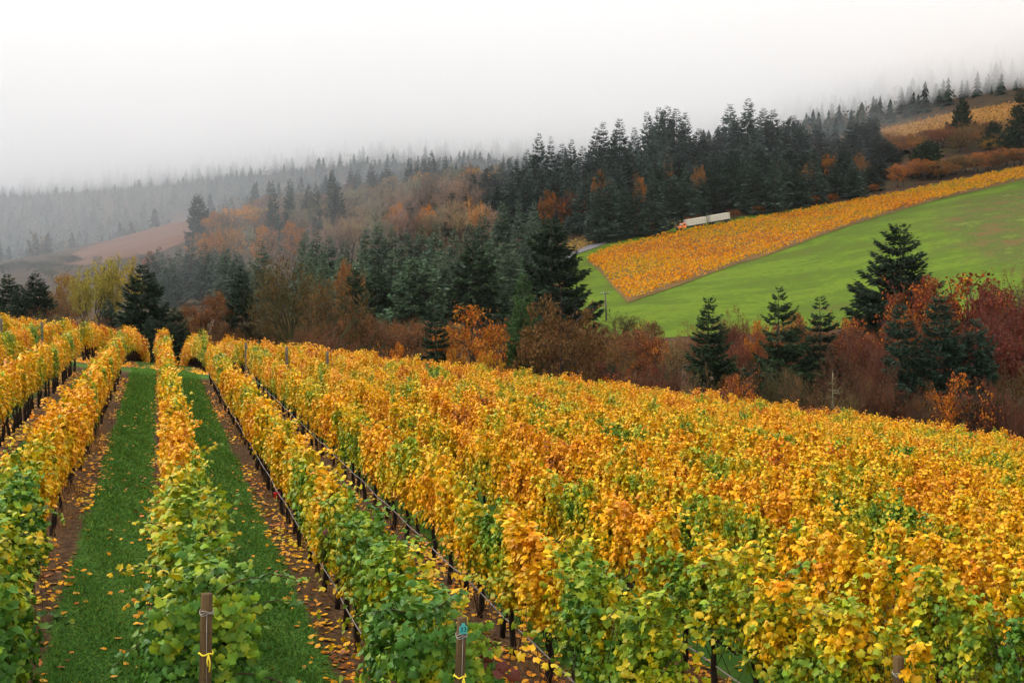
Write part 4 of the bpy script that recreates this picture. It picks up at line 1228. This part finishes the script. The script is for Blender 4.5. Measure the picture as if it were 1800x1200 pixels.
for lst, (d0, d1), (w0, w1), c, lab, grp in WOODS:
    r = np.random.default_rng(300 + len(lst))
    for n, (px, yt) in enumerate(sorted(lst)):
        f = r.uniform(.8, 1.3)
        d = r.uniform(d0, d1) + (edge_d(px) if d0 < 150 else 0) + (15 if d0 < 0 and 1170 < px < 1310 else 0)
        place_tree('fir_tree', px + r.normal(0, 2), yt, r.uniform(w0, w1) * 1.15, d, None, (c[0] * f, c[1] * f, c[2] * f), f'{lab}, {nth(n + 1)} from its left end', 'tree', grp, CON_J[int(r.integers(0, 6))], int(px))

RUST, BROWN, OLIVE, GOLD, ORNG, REDB, DKRED, PINK, YG = (.22, .085, .025), (.14, .066, .024), (.125, .085, .028), (.55, .26, .02), (.46, .15, .018), (.15, .045, .026), (.11, .030, .020), (.19, .095, .06), (.40, .33, .05)
BROADS = [  # px, top, width, distance, kind, colour, label
    (365, 505, 96, 150, 'round', (.20, .085, .03), 'round rust brown oak between two dark firs'),
    (330, 540, 50, 160, 'oak', OLIVE, 'small olive oak just left of the rust oak'),
    (395, 560, 70, 140, 'round', BROWN, 'low brown oak under the slender fir'),
    (505, 446, 124, 142, 'oak', (.13, .085, .026), 'tall mossy oak with crooked limbs showing'),
    (545, 482, 90, 146, 'oak', (.12, .078, .026), 'leaning mossy oak right of the tallest oak'),
    (590, 488, 116, 136, 'oak', (.165, .085, .026), 'broad brown mossy oak, third of the oak group'),
    (612, 448, 54, 200, 'round', (.30, .13, .04), 'pale orange tree poking out of the dark wood'),
    (640, 540, 90, 140, 'oak', BROWN, 'small brown oak below the dark green fir'),
    (470, 540, 80, 150, 'oak', (.12, .08, .03), 'gnarled grey green oak left of the tallest oak'),
    (560, 570, 120, 128, 'bare', (.16, .065, .03), 'reddish thicket of bare twigs below the mossy oaks'),
    (700, 566, 130, 150, 'bare', (.17, .075, .03), 'rust coloured bare tree above the orange vine tops'),
    (655, 575, 90, 150, 'bare', (.16, .06, .03), 'reddish bare tree left of the rust bare tree'),
    (738, 560, 80, 160, 'round', (.20, .085, .03), 'small round russet tree behind the narrow leaning fir'),
    (692, 598, 66, 104, 'maple', ORNG, 'small glowing orange maple sticking up over the vines'),
    (832, 532, 146, 119, 'maple', (.42, .15, .018), 'large orange maple with a dark centre'),
    (856, 594, 66, 107, 'maple', GOLD, 'golden maple bough in front of the large orange maple'),
    (800, 610, 60, 112, 'maple', (.48, .20, .02), 'low yellow orange bush at the foot of the narrow fir'),
    (985, 505, 160, 110, 'round', (.150, .076, .024), 'big round brown oak with a dense crown'),
    (1042, 600, 60, 120, 'bare', REDB, 'reddish bare shrub right of the big round oak'),
    (1092, 545, 84, 190, 'bare', (.12, .10, .035), 'thin olive bare tree at the tip of the orange field'),
    (1086, 590, 92, 124, 'oak', (.22, .10, .03), 'sprawling russet tree with pale stems and a few orange leaves'),
    (1140, 560, 56, 175, 'round', (.16, .08, .03), 'small round brown tree on the pasture edge'),
    (1150, 590, 90, 134, 'maple', (.24, .075, .022), 'red orange maple left of the dark fir at the vine edge'),
    (1195, 590, 70, 126, 'oak', (.26, .17, .07), 'pale lichen covered tree beside the dark fir'),
    (1185, 640, 80, 112, 'bare', DKRED, 'dark red thicket at the vine edge'),
    (1300, 545, 110, 150, 'bare', REDB, 'red brown bare tree between the dark fir and the olive fir'),
    (1332, 560, 60, 140, 'maple', (.50, .17, .015), 'bright orange maple patch left of the olive fir'),
    (1290, 640, 90, 116, 'maple', (.13, .065, .02), 'dark brown shrub with yellow leaves by the dark fir'),
    (1405, 545, 100, 150, 'maple', (.20, .08, .025), 'russet tree between the olive fir and the narrow fir'),
    (1490, 555, 90, 142, 'maple', (.20, .065, .022), 'orange tipped tree right of the narrow fir'),
    (1520, 560, 110, 124, 'bare', (.15, .055, .032), 'purple brown bare tree left of the broad fir'),
    (1560, 590, 100, 120, 'bare', (.17, .062, .035), 'pinkish bare tree touching the broad fir'),
    (1480, 620, 110, 114, 'bare', (.11, .055, .028), 'brown thicket behind the pale snag'),
    (1540, 640, 120, 110, 'bare', (.12, .05, .026), 'tangled brown thicket under the broad fir'),
    (1625, 480, 130, 152, 'maple', (.24, .06, .02), 'red maple with orange crown at the foot of the ragged fir'),
    (1700, 475, 190, 150, 'maple', (.22, .055, .02), 'wide red maple with orange top under the pasture'),
    (1765, 485, 150, 144, 'round', (.17, .042, .022), 'dense dark red tree under the rough corner of the pasture'),
    (1768, 520, 150, 132, 'bare', (.12, .034, .022), 'dark wine red bare tree at the right border'),
    (1790, 470, 120, 165, 'bare', (.15, .06, .03), 'grey red bare tree high at the right border'),
    (1740, 560, 150, 122, 'round', (.14, .036, .02), 'dark red maple beside the broad fir'),
    (1790, 640, 120, 112, 'oak', (.13, .085, .03), 'olive shrub at the right border above the vines'),
    (1690, 650, 120, 106, 'maple', (.15, .05, .024), 'red brown shrub in front of the broad fir'),
    (1760, 680, 110, 104, 'bare', (.10, .04, .024), 'dark brown thicket at the lower right vine edge'),
    (1620, 690, 100, 104, 'bare', (.09, .045, .025), 'brown brush under the broad fir'),
    (1390, 640, 110, 112, 'oak', (.075, .065, .024), 'dark olive brush under the pair of firs'),
    (1130, 640, 90, 112, 'bare', (.14, .07, .035), 'grey brown brush between oak and dark fir'),
    (1040, 640, 80, 112, 'bare', (.12, .06, .03), 'brown brush under the big round oak'),
    (900, 640, 80, 112, 'maple', (.16, .07, .02), 'low brown bush with golden leaves under the fresh green fir'),
    (166, 455, 56, 222, 'poplar', YG, 'yellow green poplar, second of the poplar clump'),
    (198, 447, 54, 226, 'poplar', (.42, .34, .05), 'tallest yellow green poplar of the clump'),
    (228, 452, 50, 224, 'poplar', (.44, .32, .045), 'yellow poplar at the right side of the clump'),
    (142, 472, 42, 220, 'poplar', (.37, .31, .05), 'short yellow green poplar at the left of the clump'),
    (116, 474, 62, 228, 'round', (.34, .19, .045), 'pale orange round tree left of the poplars'),
    (108, 505, 40, 215, 'bare', (.22, .12, .05), 'thin bare tree below the pale orange tree'),
    (48, 546, 110, 150, 'bare', (.17, .07, .04), 'low reddish shrub beyond the far left vines'),
    (84, 548, 70, 148, 'oak', (.16, .14, .05), 'low grey green shrub beyond the far left vines'),
    (128, 545, 90, 150, 'bare', (.16, .075, .035), 'low brown shrub under the poplars'),
    (170, 560, 110, 142, 'bare', (.18, .075, .032), 'wide rust coloured shrub under the small bluish fir'),
    (215, 575, 80, 136, 'bare', (.15, .06, .03), 'brown shrub left of the large dark fir'),
    (12, 548, 80, 150, 'bare', (.18, .07, .035), 'rust coloured shrub at the left border beyond the vines'),
    (1742, 268, 74, 470, 'maple', (.42, .14, .03), 'round orange maple on the top edge of the orange field'),
    (1745, 243, 40, 500, 'round', (.42, .24, .03), 'small yellow tree beside the dark hill fir'),
    (420, 358, 74, 450, 'round', (.72, .34, .08), 'big hazy orange maple right of the tall meadow fir'),
    (385, 372, 62, 440, 'round', (.66, .30, .08), 'hazy orange maple against the tall meadow fir'),
    (450, 360, 64, 455, 'round', (.55, .33, .12), 'hazy tan tree right of the big orange maple'),
    (750, 355, 34, 405, 'round', (.80, .28, .03), 'bright orange maple in the middle of the brown wood'),
    (835, 290, 54, 520, 'round', (.72, .36, .06), 'yellow orange maple on the skyline above the brown wood'),
    (700, 352, 32, 420, 'round', (.64, .26, .05), 'small orange tree left of the bright orange maple'),
    (265, 440, 26, 380, 'maple', (.45, .11, .05), 'small red tree at the lower edge of the meadow'),
]
for i, (px, yt, w, d, kind, c, lab) in enumerate(BROADS):
    ms = BRO[kind][i % 3]
    nm = {'poplar': 'poplar_tree', 'oak': 'oak_tree', 'maple': 'maple_tree', 'round': 'oak_tree', 'bare': 'bare_tree'}[kind]
    place_tree(nm, px, yt, w * 1.22, d, ms, c, lab, 'tree', 'autumn trees one can tell apart', seed=i, min_h=2.5, joined_me=BRO_J[kind][i % 3] if d > 350 else None)

# the brown wood on the slope, the shrubs of the hill and scrub fringes
r = np.random.default_rng(41)
def wood_line(n, x0, x1, ytop, d0, d1, w0, w1, cols, kinds, label, group, mh=4):
    for i in range(n):
        px = x0 + (x1 - x0) * (i + r.uniform(.1, .9)) / n
        c = np.array(cols[int(r.integers(0, len(cols)))]) * r.uniform(.8, 1.2)
        kd = kinds[int(r.integers(0, len(kinds)))]
        place_tree('bare_tree' if kd == 'bare' else 'autumn_tree', px, ytop(px) + r.normal(0, 5), r.uniform(w0, w1), r.uniform(d0, d1) + (edge_d(px) if d1 < 70 else 0), None, c, f'{label}, {nth(i + 1)} from left', 'tree', group, BRO_J[kd][int(r.integers(0, 3))], i, mh)
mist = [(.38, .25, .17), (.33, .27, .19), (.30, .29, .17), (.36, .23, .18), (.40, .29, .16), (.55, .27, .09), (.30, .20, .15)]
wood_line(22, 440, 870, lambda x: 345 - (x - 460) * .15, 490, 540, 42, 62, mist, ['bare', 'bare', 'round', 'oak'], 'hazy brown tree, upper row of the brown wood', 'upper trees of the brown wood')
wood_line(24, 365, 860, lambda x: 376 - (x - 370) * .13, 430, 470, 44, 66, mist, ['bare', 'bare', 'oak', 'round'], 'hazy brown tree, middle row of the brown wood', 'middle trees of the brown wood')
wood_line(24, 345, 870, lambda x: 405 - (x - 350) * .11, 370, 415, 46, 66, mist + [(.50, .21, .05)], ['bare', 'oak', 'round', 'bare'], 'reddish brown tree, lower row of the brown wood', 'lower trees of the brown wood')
wood_line(12, 955, 1050, lambda x: 325 + (x - 955) * .35, 385, 430, 34, 48, [(.17, .07, .04), (.26, .11, .03), (.15, .08, .045)], ['bare', 'maple'], 'rusty tree in the wood gap above the road', 'rusty trees in the gap of the ridge wood')
wood_line(26, 1556, 1815, lambda x: 256 - (x - 1556) * .10, 500, 545, 50, 76, [(.30, .10, .06), (.28, .13, .07), (.26, .16, .06), (.40, .17, .05)], ['bare', 'bare', 'round'], 'red brown hill shrub below the orange hilltop vineyard', 'hill shrubs between the vineyards', 9)
wood_line(20, 1570, 1815, lambda x: 288 - (x - 1575) * .12, 0, 16, 46, 66, [(.30, .12, .05), (.24, .14, .05), (.44, .16, .035)], ['bare', 'round', 'maple'], 'brown shrub along the top edge of the orange field', 'shrubs along the top of the orange field', 7)
wood_line(9, 1050, 1560, lambda x: 300 - (x - 1050) * .06, 20, 60, 26, 42, [(.42, .17, .04), (.34, .16, .05), (.28, .13, .06)], ['round', 'bare', 'maple'], 'rusty tree showing among the firs of the ridge wood', 'rusty trees in the ridge wood')
wood_line(11, 1090, 1570, lambda x: 398 - (x - 1090) * .13, -4, 3, 18, 30, [(.30, .10, .02), (.22, .08, .03)], ['maple'], 'small orange sapling at the foot of the ridge wood', 'saplings at the foot of the ridge wood', 4)
wood_line(22, 1050, 1810, lambda x: 572 - (x - 1060) * .02, 136, 156, 90, 130, [(.20, .068, .034), (.27, .09, .03), (.19, .085, .036)], ['bare', 'bare', 'maple'], 'red brown tree in the thicket below the pasture', 'trees of the thicket below the pasture')
wood_line(18, 420, 1060, lambda x: 556 + (x - 430) * .03, 150, 178, 84, 120, [(.21, .09, .038), (.17, .10, .036), (.25, .10, .036)], ['bare', 'bare', 'oak'], 'brown tree in the valley bottom behind the oaks', 'trees of the valley bottom')
wood_line(20, 1050, 1820, lambda x: 652 + (x - 1060) * .035, 104, 116, 90, 130, [(.16, .056, .030), (.21, .07, .028), (.14, .075, .032), (.15, .10, .036)], ['bare', 'bare', 'oak', 'maple'], 'dark brown brush along the right vine edge', 'brush along the vine edge')
wood_line(16, 430, 1050, lambda x: 596 + (x - 430) * .075, 123, 136, 80, 120, [(.19, .08, .032), (.16, .09, .032), (.24, .10, .030)], ['bare', 'oak', 'bare'], 'brown brush just over the orange vine tops', 'brush behind the vine tops')
wood_line(14, -20, 330, lambda x: 556 + x * .06, 150, 170, 70, 110, [(.17, .07, .035), (.15, .07, .03), (.13, .09, .035)], ['bare', 'bare', 'round'], 'low rusty shrub beyond the left vine rows', 'shrubs beyond the left vines')
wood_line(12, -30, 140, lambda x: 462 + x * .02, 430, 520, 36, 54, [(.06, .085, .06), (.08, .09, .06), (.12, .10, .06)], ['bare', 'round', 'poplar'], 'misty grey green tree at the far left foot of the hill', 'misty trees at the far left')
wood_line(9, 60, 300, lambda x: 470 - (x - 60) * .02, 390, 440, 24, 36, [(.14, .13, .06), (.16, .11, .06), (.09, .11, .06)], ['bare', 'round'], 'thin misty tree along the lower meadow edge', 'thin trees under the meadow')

# pale dead snag
P = pt(1464, 106, 652)
r = np.random.default_rng(3)
zb = gz(P[0], P[1]); h = P[2] - zb
root = empty('dead_tree', (P[0], P[1], zb)); tag(root, 'pale lichen covered dead snag at the vine edge', 'dead tree')
mb = MB(); mb.tube([(0, 0, 0), (.08, 0, h * .5), (-.05, 0, h)], [.14, .09, .02], 7); obj('trunk', mb.mesh('snag_trunk', M['pale_bark'], True), root)
for i in range(26):
    z = h * r.uniform(.35, .97); a = r.uniform(0, 6.28); L = r.uniform(.4, 1.0) * (1.5 - z / h) * 1.5
    mb = MB(); o = np.array([math.cos(a), math.sin(a), 0])
    p1, p2 = np.array([0, 0, z]) + o * L * .5 + [0, 0, .1], np.array([0, 0, z]) + o * L + [0, 0, r.uniform(-.1, .5)]
    mb.tube([(0, 0, z), p1, p2], [.05, .038, .016], 4); mb.tube([p1, p1 + o * .4 + r.normal(0, .25, 3)], [.028, .012], 3); mb.tube([p2, p2 + r.normal(0, .25, 3)], [.018, .010], 3)
    obj('branch', mb.mesh('snag_branch', M['pale_bark']), root)

# ------------------------------------------------------------------ woods too far to count
def far_forest():
    r = np.random.default_rng(17)
    n = 11500
    px = r.uniform(-260, 2060, n); d = np.sqrt(r.uniform(560 ** 2, 1650 ** 2, n))
    P = np.array([pt(a, b)[:2] for a, b in zip(px, d)])
    keep = ~inside(P, meadow_poly) & ~inside(P, far_poly)
    keep &= ~((px < 420) & (d < 660) & (px > -260)) | ((px < 90) & (d > 520))
    keep &= ~((px > 1560) & (d < 640)) & ~((px > 420) & (px < 860) & (d < 585))
    P, d, px = P[keep], d[keep], px[keep]
    z = ground(P[:, 0], P[:, 1])
    keep = z < 190
    P, z, d = P[keep], z[keep], d[keep]
    # one fir: jagged drooping tiers
    def fir(seed):
        q = np.random.default_rng(seed); V, T = [], []
        for i in range(6):
            zt, zb_, rr = 1 - i * .15, .80 - i * .15, .05 + .07 * (i + 1)
            o = len(V); V.append((0, 0, zt))
            for j in range(8):
                a = j / 8 * 6.28 + q.uniform(-.3, .3) + i; k = rr * (q.uniform(.8, 1.25) if j % 2 else q.uniform(.4, .62))
                V.append((k * math.cos(a), k * math.sin(a), zb_ - (.06 if j % 2 else -.05) + q.uniform(-.02, .02)))
            for j in range(8): T.append((o, o + 1 + j, o + 1 + (j + 1) % 8))
        return np.array(V), np.array(T)
    Vs, Ts, off = [], [], 0
    kinds = r.integers(0, 4, len(P))
    for k in range(4):
        s = kinds == k; m = s.sum()
        v, t = fir(60 + k)
        a = r.uniform(0, 6.28, m); Mx = np.zeros((m, 3, 3)); Mx[:, 0, 0] = Mx[:, 1, 1] = np.cos(a); Mx[:, 0, 1] = -np.sin(a); Mx[:, 1, 0] = np.sin(a); Mx[:, 2, 2] = 1
        hh = 5 + 15 * r.uniform(0, 1, m) ** 1.6; ww = hh * r.uniform(.6, 1.0, m)
        V, Fc = scatter(v, t, np.c_[P[s], z[s] - .5], Mx, np.c_[ww, ww, hh]); Vs.append(V); Ts.append(Fc + off); off += len(V)
    o = obj('fir_forest', mesh_np('fir_forest', np.concatenate(Vs), [np.concatenate(Ts)], [M['needles']])); o.color = (.017, .032, .024, 1)
    tag(o, 'distant fir forest covering the hills up into the cloud', None, None, 'stuff')
    # scattered autumn trees in it
    n = 700
    i = r.integers(0, len(P), n); i = i[d[i] < 1350]
    c = np.repeat(np.c_[P[i] + r.normal(0, 3, (len(i), 2)), z[i] + 6], 40, axis=0); m = len(c)
    off3 = r.normal(0, 1, (m, 3)); off3 *= (r.uniform(.4, 1, m) ** .5 / np.linalg.norm(off3, axis=1))[:, None]
    V, Fc = scatter(*LEAF_LO, c + off3 * [5, 5, 6], rotmats(r.normal(0, 1, (m, 3)), r.normal(0, 1, (m, 3))), r.uniform(1, 2.4, m))
    o = obj('autumn_wood', mesh_np('autumn_wood', V, [Fc], [M['leaves']])); o.color = (.13, .095, .05, 1)
    tag(o, 'scattered rust coloured trees in the distant forest', None, None, 'stuff')
far_forest()

# ------------------------------------------------------------------ vines on the far slope
def slope_vines(name, poly, spacing, size, per_m, along, color, label, hgt, mat, gap=.08):
    """rows of leaf clumps inside a field outline"""
    r = np.random.default_rng(int(spacing * 100) + len(poly))
    a = np.array(along, float); a /= np.linalg.norm(a); b = np.array([-a[1], a[0]])
    c = poly @ np.c_[a, b]
    lo, hi = c.min(0), c.max(0)
    P = []
    for v in np.arange(lo[1], hi[1], spacing):
        m = int((hi[0] - lo[0]) * per_m)
        u = r.uniform(lo[0], hi[0], m)
        q = np.c_[u, np.full(m, v) + r.normal(0, .22, m) + .4 * np.sin(u * .05 + v)]
        P.append(q)
    P = np.concatenate(P) @ np.c_[a, b].T
    P = P[inside(P, poly)]
    P = P[r.uniform(0, 1, len(P)) > gap]
    n = len(P)
    Q = np.c_[P, ground(P[:, 0], P[:, 1]) + .3 + r.uniform(.35, 1.0, n) * hgt]
    V, Fc = scatter(*LEAF_LO, Q, rotmats(r.normal(0, 1, (n, 3)), np.c_[r.normal(0, .8, (n, 2)), np.abs(r.normal(.7, .5, n))]), size * r.uniform(.6, 1.4, n))
    o = obj(name, mesh_np(name, V, [Fc], [mat])); o.color = (*color, 1)
    tag(o, label, None, None, 'stuff')
M['slope_vine'] = crown_material('slope_vine_leaves', .35, .022, .3, .6, .2)
def slope_mat():
    m, nt, nd, lk, out = new_mat('slope_vines_patched')
    geo = N(nd, 'ShaderNodeNewGeometry')
    n1 = N(nd, 'ShaderNodeTexNoise'); n1.inputs['Scale'].default_value = .045; n1.inputs['Detail'].default_value = 5
    lk.new(geo.outputs['Position'], n1.inputs['Vector'])
    s = math_n(nd, lk, 'ADD', math_n(nd, lk, 'MULTIPLY', n1.outputs[0], .9), math_n(nd, lk, 'MULTIPLY', geo.outputs['Random Per Island'], .32))
    rp = ramp(nd, [(.38, (.25, .19, .010)), (.52, (.56, .29, .004)), (.68, (.62, .23, .004)), (.82, (.46, .14, .008)), (.95, (.20, .07, .016))])
    lk.new(s, rp.inputs[0])
    leafy_shader(nd, lk, out, rp.outputs[0], .7, .05, .25)
    return m
M['slope_patched'] = slope_mat()
A0, A1 = hit(1103, 534, 150), hit(1500, 396, 180)
slope_vines('slope_vines', field_poly, 2.4, .50, 8.5, (A1 - A0)[:2], (1, 1, 1), 'orange yellow vines in close rows on the far slope', 1.5, M['slope_patched'])
slope_vines('upper_slope_vines', upper_poly, 2.3, .5, 4.0, (A1 - A0)[:2], (.36, .23, .04), 'pale olive yellow vines between the road and the ridge wood', 1.3, M['slope_vine'], .2)
slope_vines('hilltop_vines', far_poly, 3.0, .9, 2.2, (1, .25), (.33, .175, .045), 'orange vines on the hilltop under the cloud', 1.4, M['slope_vine'], .15)

# ------------------------------------------------------------------ truck and trailer with bins
T0, T1 = hit(1196, 411, 300), hit(1286, 395, 320)
ax = (T1 - T0)[:2]; LT_ = np.linalg.norm(ax); ax /= LT_
TA = math.atan2(ax[1], ax[0]); TS = math.atan2(gz(*T1[:2]) - gz(*T0[:2]), LT_)
back = np.array([-ax[1], ax[0]]);  back = back if back @ [ST, CT] > 0 else -back
def on_truck(u):
    p = T0[:2] + ax * u + back * 2.0
    return (p[0], p[1], gz(T0[0] + ax[0] * u, T0[1] + ax[1] * u) + .85)
U = LT_ / 19.2                                             # metres of the real thing per metre on site
root = empty('truck', on_truck(0), (0, -TS, TA)); tag(root, 'orange truck cab pulling a bed of pale slatted bins along the field edge', 'truck')
k = U
mb = MB(); mb.box((1.0 * k, 0, .95 * k), (1.5 * k, 1.7 * k, .9 * k), 0, .12 * k); obj('hood', mb.mesh('hood', M['orange']), root)
mb = MB(); mb.box((2.35 * k, 0, 1.35 * k), (1.35 * k, 2.1 * k, 1.75 * k), 0, .12 * k); obj('cab', mb.mesh('cab', M['orange']), root)
mb = MB()
for s in (-1, 1): mb.box((2.35 * k, s * 1.052 * k, 1.75 * k), (.75 * k, .02, .55 * k))
obj('side_window', mb.mesh('side_window', M['glass']), root)
mb = MB(); mb.box((1.665 * k, 0, 1.82 * k), (.02, 1.6 * k, .5 * k)); obj('windscreen', mb.mesh('windscreen', M['white']), root)
mb = MB(); mb.box((.23 * k, 0, .95 * k), (.06, 1.3 * k, .7 * k)); obj('grille', mb.mesh('grille', M['chrome']), root)
mb = MB(); mb.tube([(3.2 * k, -.9 * k, .8 * k), (3.2 * k, -.9 * k, 3.0 * k)], .09 * k, 8); obj('exhaust_stack', mb.mesh('exhaust_stack', M['chrome'], True), root)
mb = MB(); mb.box((6.6 * k, 0, .95 * k), (7.3 * k, 2.3 * k, .18 * k)); mb.box((5 * k, 0, .7 * k), (9.5 * k, .8 * k, .3 * k)); obj('flatbed', mb.mesh('flatbed', M['deck']), root)
wm = MB(); wm.tube([(0, -.15 * k, 0), (0, .15 * k, 0)], .48 * k, 16); wme = wm.mesh('wheel', M['black'])
for u in (.95, 8.2, 9.4):
    for s in (-1, 1): obj('wheel', wme, root, (u * k, s * .95 * k, .48 * k))
tr = empty('trailer', on_truck(12.1 * k), (0, -TS, TA)); tag(tr, 'flat trailer of pale slatted bins hitched behind the orange truck', 'trailer')
mb = MB(); mb.box((3.65 * k, 0, .95 * k), (7.3 * k, 2.3 * k, .18 * k)); mb.box((3.4 * k, 0, .75 * k), (6.8 * k, .8 * k, .22 * k)); obj('deck', mb.mesh('deck', M['deck']), tr)
mb = MB(); mb.tube([(0, 0, .8 * k), (-.55 * k, 0, .75 * k)], .07 * k, 6); obj('drawbar', mb.mesh('drawbar', M['deck']), tr)
for u in (.9, 5.6, 6.7):
    for s in (-1, 1): obj('wheel', wme, tr, (u * k, s * .95 * k, .48 * k))
# one slatted bin
bw, bd, bh = 1.02 * k, 2.15 * k, .66 * k
mb = MB()
mb.box((0, 0, bh / 2), (bw * .90, bd * .94, bh * .9))
for sx in (-1, 1):
    for sy in (-1, 1): mb.box((sx * (bw / 2 - .06 * k), sy * (bd / 2 - .06 * k), bh / 2), (.13 * k, .13 * k, bh))
for i in range(4):
    z = bh * (.12 + .253 * i)
    for sy in (-1, 1): mb.box((0, sy * (bd / 2 - .03 * k), z), (bw * .86, .05 * k, bh * .15))
    for sx in (-1, 1): mb.box((sx * (bw / 2 - .03 * k), 0, z), (.05 * k, bd * .86, bh * .15))
bme = mb.mesh('fruit_bin', M['bin'])
for host, u0, lab, grp in ((root, 3.45, 'pale slatted bin on the truck bed', 'bins on the truck'), (tr, .15, 'pale slatted bin on the trailer', 'bins on the trailer')):
    Mr = Matrix.Translation(host.location) @ host.rotation_euler.to_matrix().to_4x4()
    for i in range(7):
        for j in range(3):
            o = obj('fruit_bin', bme)
            p = Mr @ Vector(((u0 + .51 + i * 1.035) * k, 0, (1.05 + j * .68) * k))
            o.location = p; o.rotation_euler = host.rotation_euler
            tag(o, f'{lab}, {nth(i + 1)} column from the cab end, {["bottom", "middle", "top"][j]} layer', 'bin', grp)

# utility pole by the field tip, posts along the wood
P = hit(1066, 566, 150); Pt = pt(1062, P[0] * ST + P[1] * CT, 513)
h = Pt[2] - gz(P[0], P[1])
root = empty('utility_pole', (P[0], P[1], gz(P[0], P[1])), (0, R_(-3), 0)); tag(root, 'weathered wooden utility pole standing before the tip of the orange field', 'utility pole')
mb = MB(); mb.tube([(0, 0, -.3), (0, 0, h)], [.20, .13], 10); obj('shaft', mb.mesh('shaft', M['pole'], True), root)
mb = MB(); mb.box((0, 0, h - .3), (1.9, .14, .16), -TH); obj('crossarm', mb.mesh('crossarm', M['pole']), root)
im = MB(); im.tube([(0, 0, 0), (0, 0, .16)], [.05, .04], 6); ime = im.mesh('insulator', M['white'], True)
for s in (-.8, -.4, .8): obj('insulator', ime, root, (s * CT, -s * ST, h - .22))
pm = MB(); pm.tube([(0, 0, -.2), (0, 0, 1.9)], .07, 6); pme = pm.mesh('fence_post', M['post_old'])
for n, (px, py) in enumerate(((1048, 424), (1068, 420), (1076, 417), (1092, 413), (1110, 409), (1128, 406), (1150, 401))):
    P = hit(px, py, 250)
    tag(obj('fence_post', pme, None, (P[0], P[1], gz(P[0], P[1])), None, (1.6, 1.6, 1.5)), f'thin grey post at the wood edge left of the truck, {nth(n + 1)} from left', 'post', 'posts along the ridge wood')

# ------------------------------------------------------------------ air: thin haze all round, and the low cloud on the hills
def volume_mat(name, color, density, g):
    m, nt, nd, lk, out = new_mat(name)
    v = nd.new('ShaderNodeVolumePrincipled')
    v.inputs['Color'].default_value = (*color, 1)
    v.inputs['Density'].default_value = density
    v.inputs['Anisotropy'].default_value = g
    lk.new(v.outputs[0], out.inputs['Volume'])
    return m
def prism(name, pts, z0, z1, mat):
    n = len(pts)
    zs = z0 if isinstance(z0, (list, tuple)) else [z0] * n
    V = [(x, y, zz) for (x, y), zz in zip(pts, zs)] + [(x, y, z1) for x, y in pts]
    me = bpy.data.meshes.new(name)
    me.from_pydata(V, [], [list(range(n))[::-1], list(range(n, 2 * n))] + [(i, (i + 1) % n, n + (i + 1) % n, n + i) for i in range(n)])
    me.materials.append(mat); me.update()
    return obj(name, me)
S3 = 3400
o = prism('haze', [(-S3, -S3), (S3, -S3), (S3, S3), (-S3, S3)], -50, 420, volume_mat('haze', (.95, .97, 1.0), HAZE_DENSITY, .2))
tag(o, 'thin autumn haze filling the valley', None, None, 'stuff')
fw, sd = np.array([ST, CT]), np.array([CT, -ST])
c = [fw * 385 - sd * 1100, fw * 385 + sd * 1100, fw * 2300 + sd * 1100, fw * 2300 - sd * 1100]
o = prism('low_cloud', [tuple(q) for q in c], [68, 144, 144, 68], 255, volume_mat('low_cloud', (.995, .995, 1.0), FOG_DENSITY, .2))
tag(o, 'low grey white cloud lying over the hill tops', None, None, 'stuff')

def at_top(px, d):
    q = pt(px, d); return (q[0], q[1])
c = [at_top(-900, 255), at_top(300, 255), at_top(560, 300), at_top(760, 395), at_top(900, 440), at_top(1100, 425), at_top(1300, 432), at_top(1540, 475), at_top(1760, 640), at_top(2300, 900), at_top(2300, 2300), at_top(-900, 2300)]
o = prism('mist', c, -45, 94.5, volume_mat('mist', (.91, .955, 1.0), 0.00078, .2))
tag(o, 'pale mist hanging in the side valley under the cloud', None, None, 'stuff')
